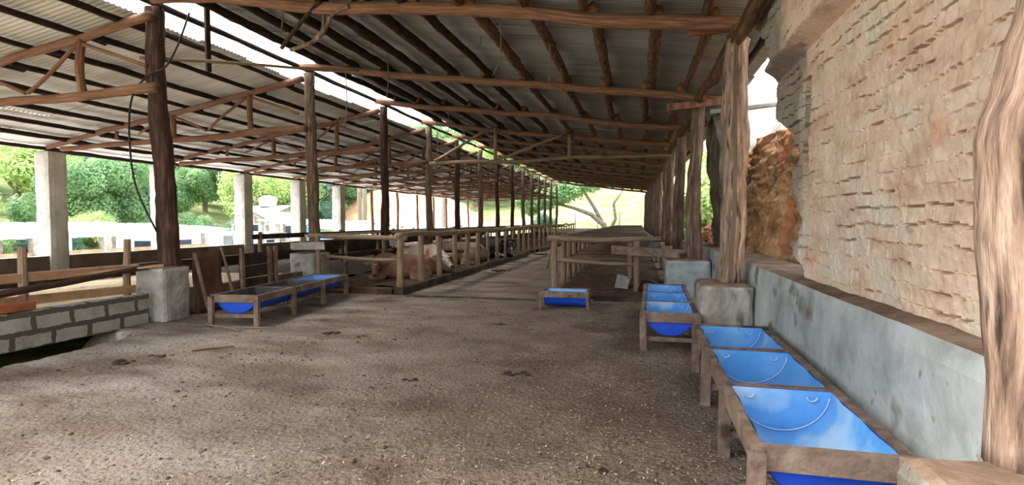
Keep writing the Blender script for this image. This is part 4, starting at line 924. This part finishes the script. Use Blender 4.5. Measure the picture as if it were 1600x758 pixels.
hr = house(-44.5, -39.5, 53, 58, 2.4, 'white house with a pale tiled roof and a water tank on top', (('x', 55, .4, 1.2, 1.0), ('y', -42, .6, 1.4, 1.0)), rh=.9, roofm='greyroof')
hr2 = house(-33.5, -28.5, 36, 40, .35, 'white block of farm rooms with dark openings beneath the open grey shed', (('y', -32.4, -.35, 1.0, .7), ('y', -30.2, -.35, .9, .7), ('x', 37.5, -.35, .9, .7), ('x', 39, -.5, .6, .9)), rh=.3)
g = G(); c = Vector((-42.3, 55.4, 3.15)); 
V = [];
for z, r_ in ((0, .9), (.5, 1.0), (.9, 1.05), (1.0, .95), (1.25, .4), (1.3, .05)):
    for j in range(16): a = j * math.pi / 8; V.append(c + Vector((math.cos(a) * r_, math.sin(a) * r_, z)))
g.add(V, [(i * 16 + j, i * 16 + (j + 1) % 16, (i + 1) * 16 + (j + 1) % 16, (i + 1) * 16 + j) for i in range(5) for j in range(16)]); tag(g.build('water_tank', 'whitewash'), 'round pale water tank on the roof of the white house', 'water tank')
root = shed('open_shed', -35.2, -30.4, 41, 46, 1.25, 2.3, 'greyroof', 'open gabled shed with a grey patched roof and timber trusses', 3, True, postm='greyplank')
G().bar((-35.0, 41.1, 1.2), (-30.6, 41.1, 1.2), .12, .12).build('tie_beam', 'greyplank', root, smooth=False)
for a in (-34.2, -32.8, -31.4): G().bar((a, 41.1, 1.2), (-32.8, 41.1, 2.1), .1, .1).build('brace', 'greyplank', root, smooth=False)
root = shed('low_shed', -28.5, -21, 36, 47, .75, 1.6, 'whiteroof', 'low shed with a wide glaring white roof behind the concrete columns', 5, zg=-1.3)
root = shed('low_shed', -27, -18.5, 48, 62, .75, 1.5, 'whiteroof', 'furthest low white-roofed shed in front of the orange earth bank', 5)
G().box((-18.6, 52, -.2), (.1, 6, 1.2)).build('brick_panel', 'brickred', root, smooth=False)
g = G(); V = []
for i in range(9):
    for j in range(9): V.append((-19.6 - .25 * i, 31 + .3 * j, -.1 + .14 * i + .1 * math.sin(j * 1.3 + i)))
g.add(V, [(i * 9 + j, (i + 1) * 9 + j, (i + 1) * 9 + j + 1, i * 9 + j + 1) for i in range(8) for j in range(8)]); tag(g.build('tarpaulin', 'tarp'), 'crumpled bright blue tarpaulin seen past the second centre post', 'tarpaulin')
g = G(); g.log(at(450, 372, 24), at(490, 346, 24), .05, .04, 4, .02, .1); tag(g.build('leaning_pole', 'plank'), 'thin pole leaning outward over the parapet by the fourth column', 'pole')
g = G(); g.bar(at(474, 362, 23.4), at(474, 350, 23.4), .3, .05, up=(0, 1, 0)); tag(g.build('yellow_board', 'tanplank', smooth=False), 'small yellowish board stuck on the dark side of a column', 'board')
root = thing('slab_heap', (-15.5, 38, -1.2), 'stack of thin slanting slabs beyond the third centre post', 'slabs')
for i in range(7):
    c = Vector((-16.2 + i * .28, 37 + i * .35, -.25 + i * .16)); G().box(c, (2.6, 1.6, .07), Matrix.Rotation(-.32, 3, 'Y') @ Matrix.Rotation(.15 * (i % 3), 3, 'Z')).build('slab', 'greyroof', root, smooth=False)
# utility poles
for k, (px, Y, z1) in enumerate(((562, 62, 6), (570, 58, 6), (694, 52, 6.5))):
    c = at(px, 345, Y); g = G(); g.log((c.x, c.y, -1.3), (c.x, c.y, z1), .32, .26, k, .03, .05, 8, 1)
    tag(g.build('palm_trunk', 'trunk'), ['left one of the two bare grey trunks beyond the sheds', 'right one of the two bare grey trunks beyond the sheds', 'single pale trunk between the third and fourth centre posts'][k], 'tree trunk')
# orange bank
V = []; nx = 40; A = at(560, 350, 66); B = at(720, 350, 66)
for j in range(24):
    for i in range(nx):
        u = i / (nx - 1); v = j / 23; x = A.x - 8 + (B.x - A.x + 12) * u; h = 7.5 * math.sin(math.pi * min(1, u * .9 + .1)) ** .7 * v
        V.append((x - v * 1.5 + .8 * noise.noise(Vector((x * .4, v * 3, 0))), 66 + v * 9 + .8 * noise.noise(Vector((x * .3, v * 2, 4))), -1.0 + h + .5 * noise.noise(Vector((x * .5, v * 4, 9)))))
tag(obj('earth_bank', V, [(j * nx + i, j * nx + i + 1, (j + 1) * nx + i + 1, (j + 1) * nx + i) for j in range(23) for i in range(nx - 1)], 'orange'), 'bright orange earth bank outside, seen between the centre posts', 'earth bank')
# rear fence on the grassy slope
root = thing('wire_fence', (-2, 56, 0), 'wire fence with thin posts across the pale grassy slope at the far end', 'fence')
FX = [-12, -9, -6.5, -4.2, -2, .5]
for x in FX: G().log((x, 56, terrain(x, 56) - .2), (x, 56, terrain(x, 56) + 2.0), .06, .05, x, .02, .1, 6, .5).build('post', 'plank', root)
for z in (.6, 1.2, 1.8): G().tube([(x, 56, terrain(x, 56) + z) for x in FX], .012, 4).build('wire', 'rubber', root)

# ---------------------------------------------------------------- trees
def crown_mesh(name, blobs, leaves, size, mt, seed):
    """a crown: leaf cards over the shells of several lobes"""
    R = random.Random(seed); V = []; Fc = []; k = 0; tot = sum(b[3] ** 2 for b in blobs)
    for (cx, cy, cz, r) in blobs:
        for i in range(int(leaves * r * r / tot)):
            d = Vector((R.gauss(0, 1), R.gauss(0, 1), R.gauss(0, 1))).normalized(); q = r * R.uniform(.62, 1.06) * (1 + .22 * noise.noise(d * 2.5 + Vector((cx, cy, cz))))
            p = Vector((cx, cy, cz)) + Vector((d.x * q, d.y * q, d.z * q * .85)); nrm = (d + Vector((R.uniform(-.7, .7), R.uniform(-.7, .7), R.uniform(-.2, .9)))).normalized()
            x = nrm.orthogonal().normalized(); y = nrm.cross(x); a = R.uniform(0, 6.3); x, y = x * math.cos(a) + y * math.sin(a), y * math.cos(a) - x * math.sin(a); s = size * R.uniform(.6, 1.2)
            V += [p - x * s, p - y * s * .55, p + x * s, p + y * s * .55]; Fc.append((k, k + 1, k + 2, k + 3)); k += 4
    me = bpy.data.meshes.new(name); me.from_pydata(V, [], Fc); me.materials.append(M[mt]); return me
def trunk_mesh(h, r, seed, fork=3):
    R = random.Random(seed); g = G(); g.log((0, 0, -1.5), (0.2, 0, h * .55), r, r * .7, seed, .1, .1, 8, .6)
    for i in range(fork):
        a = i * 6.28 / fork + R.random(); g.log((.2, 0, h * .5), (math.cos(a) * h * .3, math.sin(a) * h * .3, h * .9), r * .5, r * .2, seed + i, .15, .1, 6, .6)
    me = bpy.data.meshes.new('trunk'); me.from_pydata([tuple(v) for v in g.V], [], g.F); me.materials.append(M['trunk']); me.polygons.foreach_set('use_smooth', [True] * len(me.polygons)); return me
PR = {}
for key, mt, sd in (('A', 'leafA', 1), ('B', 'leafB', 2), ('C', 'leafC', 3)):
    Rr = random.Random(sd); bl = [(Rr.uniform(-2.6, 2.6), Rr.uniform(-2.6, 2.6), 4.6 + Rr.uniform(-1.8, 2.2), Rr.uniform(1.3, 2.1)) for _ in range(11)]
    PR[key] = (crown_mesh('crown', bl, 16000, .15, mt, sd), trunk_mesh(6, .3, sd))
def tree(kind, x, y, z, s, label, sz=None, name='tree', cat='tree', group=None):
    root = bpy.data.objects.new(name, None); root.location = (x, y, z); root.rotation_euler = (0, 0, rnd.uniform(0, 6.28)); root.scale = (s, s, sz or s); COL.objects.link(root); tag(root, label, cat, group)
    link(bpy.data.objects.new('crown', PR[kind][0]), root); link(bpy.data.objects.new('trunk', PR[kind][1]), root)
KN = {'A': 'mid green', 'B': 'light yellow-green', 'C': 'bluish dark green'}
i = 0
for rowi, (xb, n, s0) in enumerate(((-46, 13, 1.0), (-57, 12, 1.15), (-72, 11, 1.4), (-96, 10, 2.0))):
    for k in range(n):
        y = 6 + (k + rnd.uniform(-.3, .3)) * (78 + rowi * 22) / n; x = xb + rnd.uniform(-3, 3); kd = rnd.choice('AABCBA' if rowi else 'ABBC'); s = s0 * rnd.uniform(.85, 1.25)
        if xb == -46 and 42 < y < 58: continue
        tree(kd, x, y, terrain(x, y) - 1.0 * s, s, '%s tree on the wooded hill, %s from left in %s row up' % (KN[kd], ORD[k], ORD[rowi]))
for k, (x, y) in enumerate(((-42, 80), (-27, 88), (-47, 71), (-18, 92), (-36, 95), (-52, 84), (-12, 100), (-26, 104))):
    tree('ABCAABCA'[k], x, y, terrain(x, y) - 1, 1.5 + .1 * k, 'tree behind the sheds and orange bank, %s of its group' % ORD[k])
for k in range(15):
    y = 8 + k * 4.6 + rnd.uniform(-1, 1); x = -43.5 + rnd.uniform(-1, 1)
    if 50 < y < 60: continue
    tree('ACBA'[k % 4], x, y, terrain(x, y) - 1.7, rnd.uniform(.55, .75), 'low %s shrub at the foot of the wooded hill, %s from the left' % ({'A': 'green', 'B': 'yellowish', 'C': 'bluish'}['ACBA'[k % 4]], ORD[k]), name='shrub', cat='shrub')
# shrubs right
Rr = random.Random(9); bl = [(Rr.uniform(-1, 1), Rr.uniform(-1, 1), .9 + Rr.uniform(-.5, .6), Rr.uniform(.5, .8)) for _ in range(9)]
PR['S'] = (crown_mesh('crown', bl, 9000, .085, 'leafA', 9), trunk_mesh(1.4, .05, 9)); PR['T'] = (crown_mesh('crown', bl, 9000, .085, 'leafB', 19), PR['S'][1])
for k, (x, y, s) in enumerate(((2.2, 17.0, .6), (2.8, 20, .9), (2.6, 23, 1.0), (3.6, 26, 1.5), (3.2, 30, 1.3), (5.4, 31, 1.7), (4.6, 36, 1.5), (6.6, 39, 2.0), (5.2, 45, 1.7), (7.6, 48, 2.4), (3.0, 34, 1.1))):
    tree('ST'[k % 2], x, y, terrain(x, y) - .2, s, 'leafy bush on the green slope behind the right-hand posts, %s going away' % ORD[k], name='bush', cat='bush')
# leaning tree at the far end
root = thing('leaning_tree', (-2.9, 53, .2), 'grey-trunked tree leaning left at the far end of the barn', 'tree')
zt = terrain(-2.9, 53)
hang_pts = lambda L_: [Vector(p) for p in L_]
G().tube(hang_pts([(-3.0, 53, zt - .4), (-3.4, 53, zt + 1.0), (-4.6, 52.8, zt + 2.0), (-6.2, 52.5, zt + 2.6), (-8.5, 52.2, zt + 3.2)]), [.32, .28, .22, .16, .08], 10).build('trunk', 'trunk', root)
G().tube(hang_pts([(-3.5, 53, zt + 1.1), (-4.3, 53.2, zt + 2.6), (-5.2, 53.4, zt + 4.0), (-6, 53.4, zt + 5.2)]), [.2, .17, .12, .06], 8).build('branch', 'trunk', root)
G().tube(hang_pts([(-2.9, 53.3, zt + .2), (-2.3, 53.3, zt + 1.6), (-2.5, 53.3, zt + 3.0), (-1.6, 53.3, zt + 4.4)]), [.2, .15, .13, .07], 8).build('branch', 'trunk', root)
bl = [(-9, 52, zt + 3.6, 1.5), (-7.6, 52.5, zt + 4.1, 1.5), (-10.4, 52.5, zt + 3.0, 1.3), (-6.3, 53, zt + 4.8, 1.5), (-8.5, 53, zt + 5.0, 1.6), (-4.6, 53, zt + 5.2, 1.2), (-11.2, 52, zt + 3.9, 1.4)]
me = crown_mesh('crown', bl, 9000, .16, 'leafA', 5); me.transform(Matrix.Translation(-OFF[root.name])); link(bpy.data.objects.new('crown', me), root)
tree('C', -9, 50.2, -.6, .35, 'dark rounded bush just outside the far end of the pens', name='bush', cat='bush')
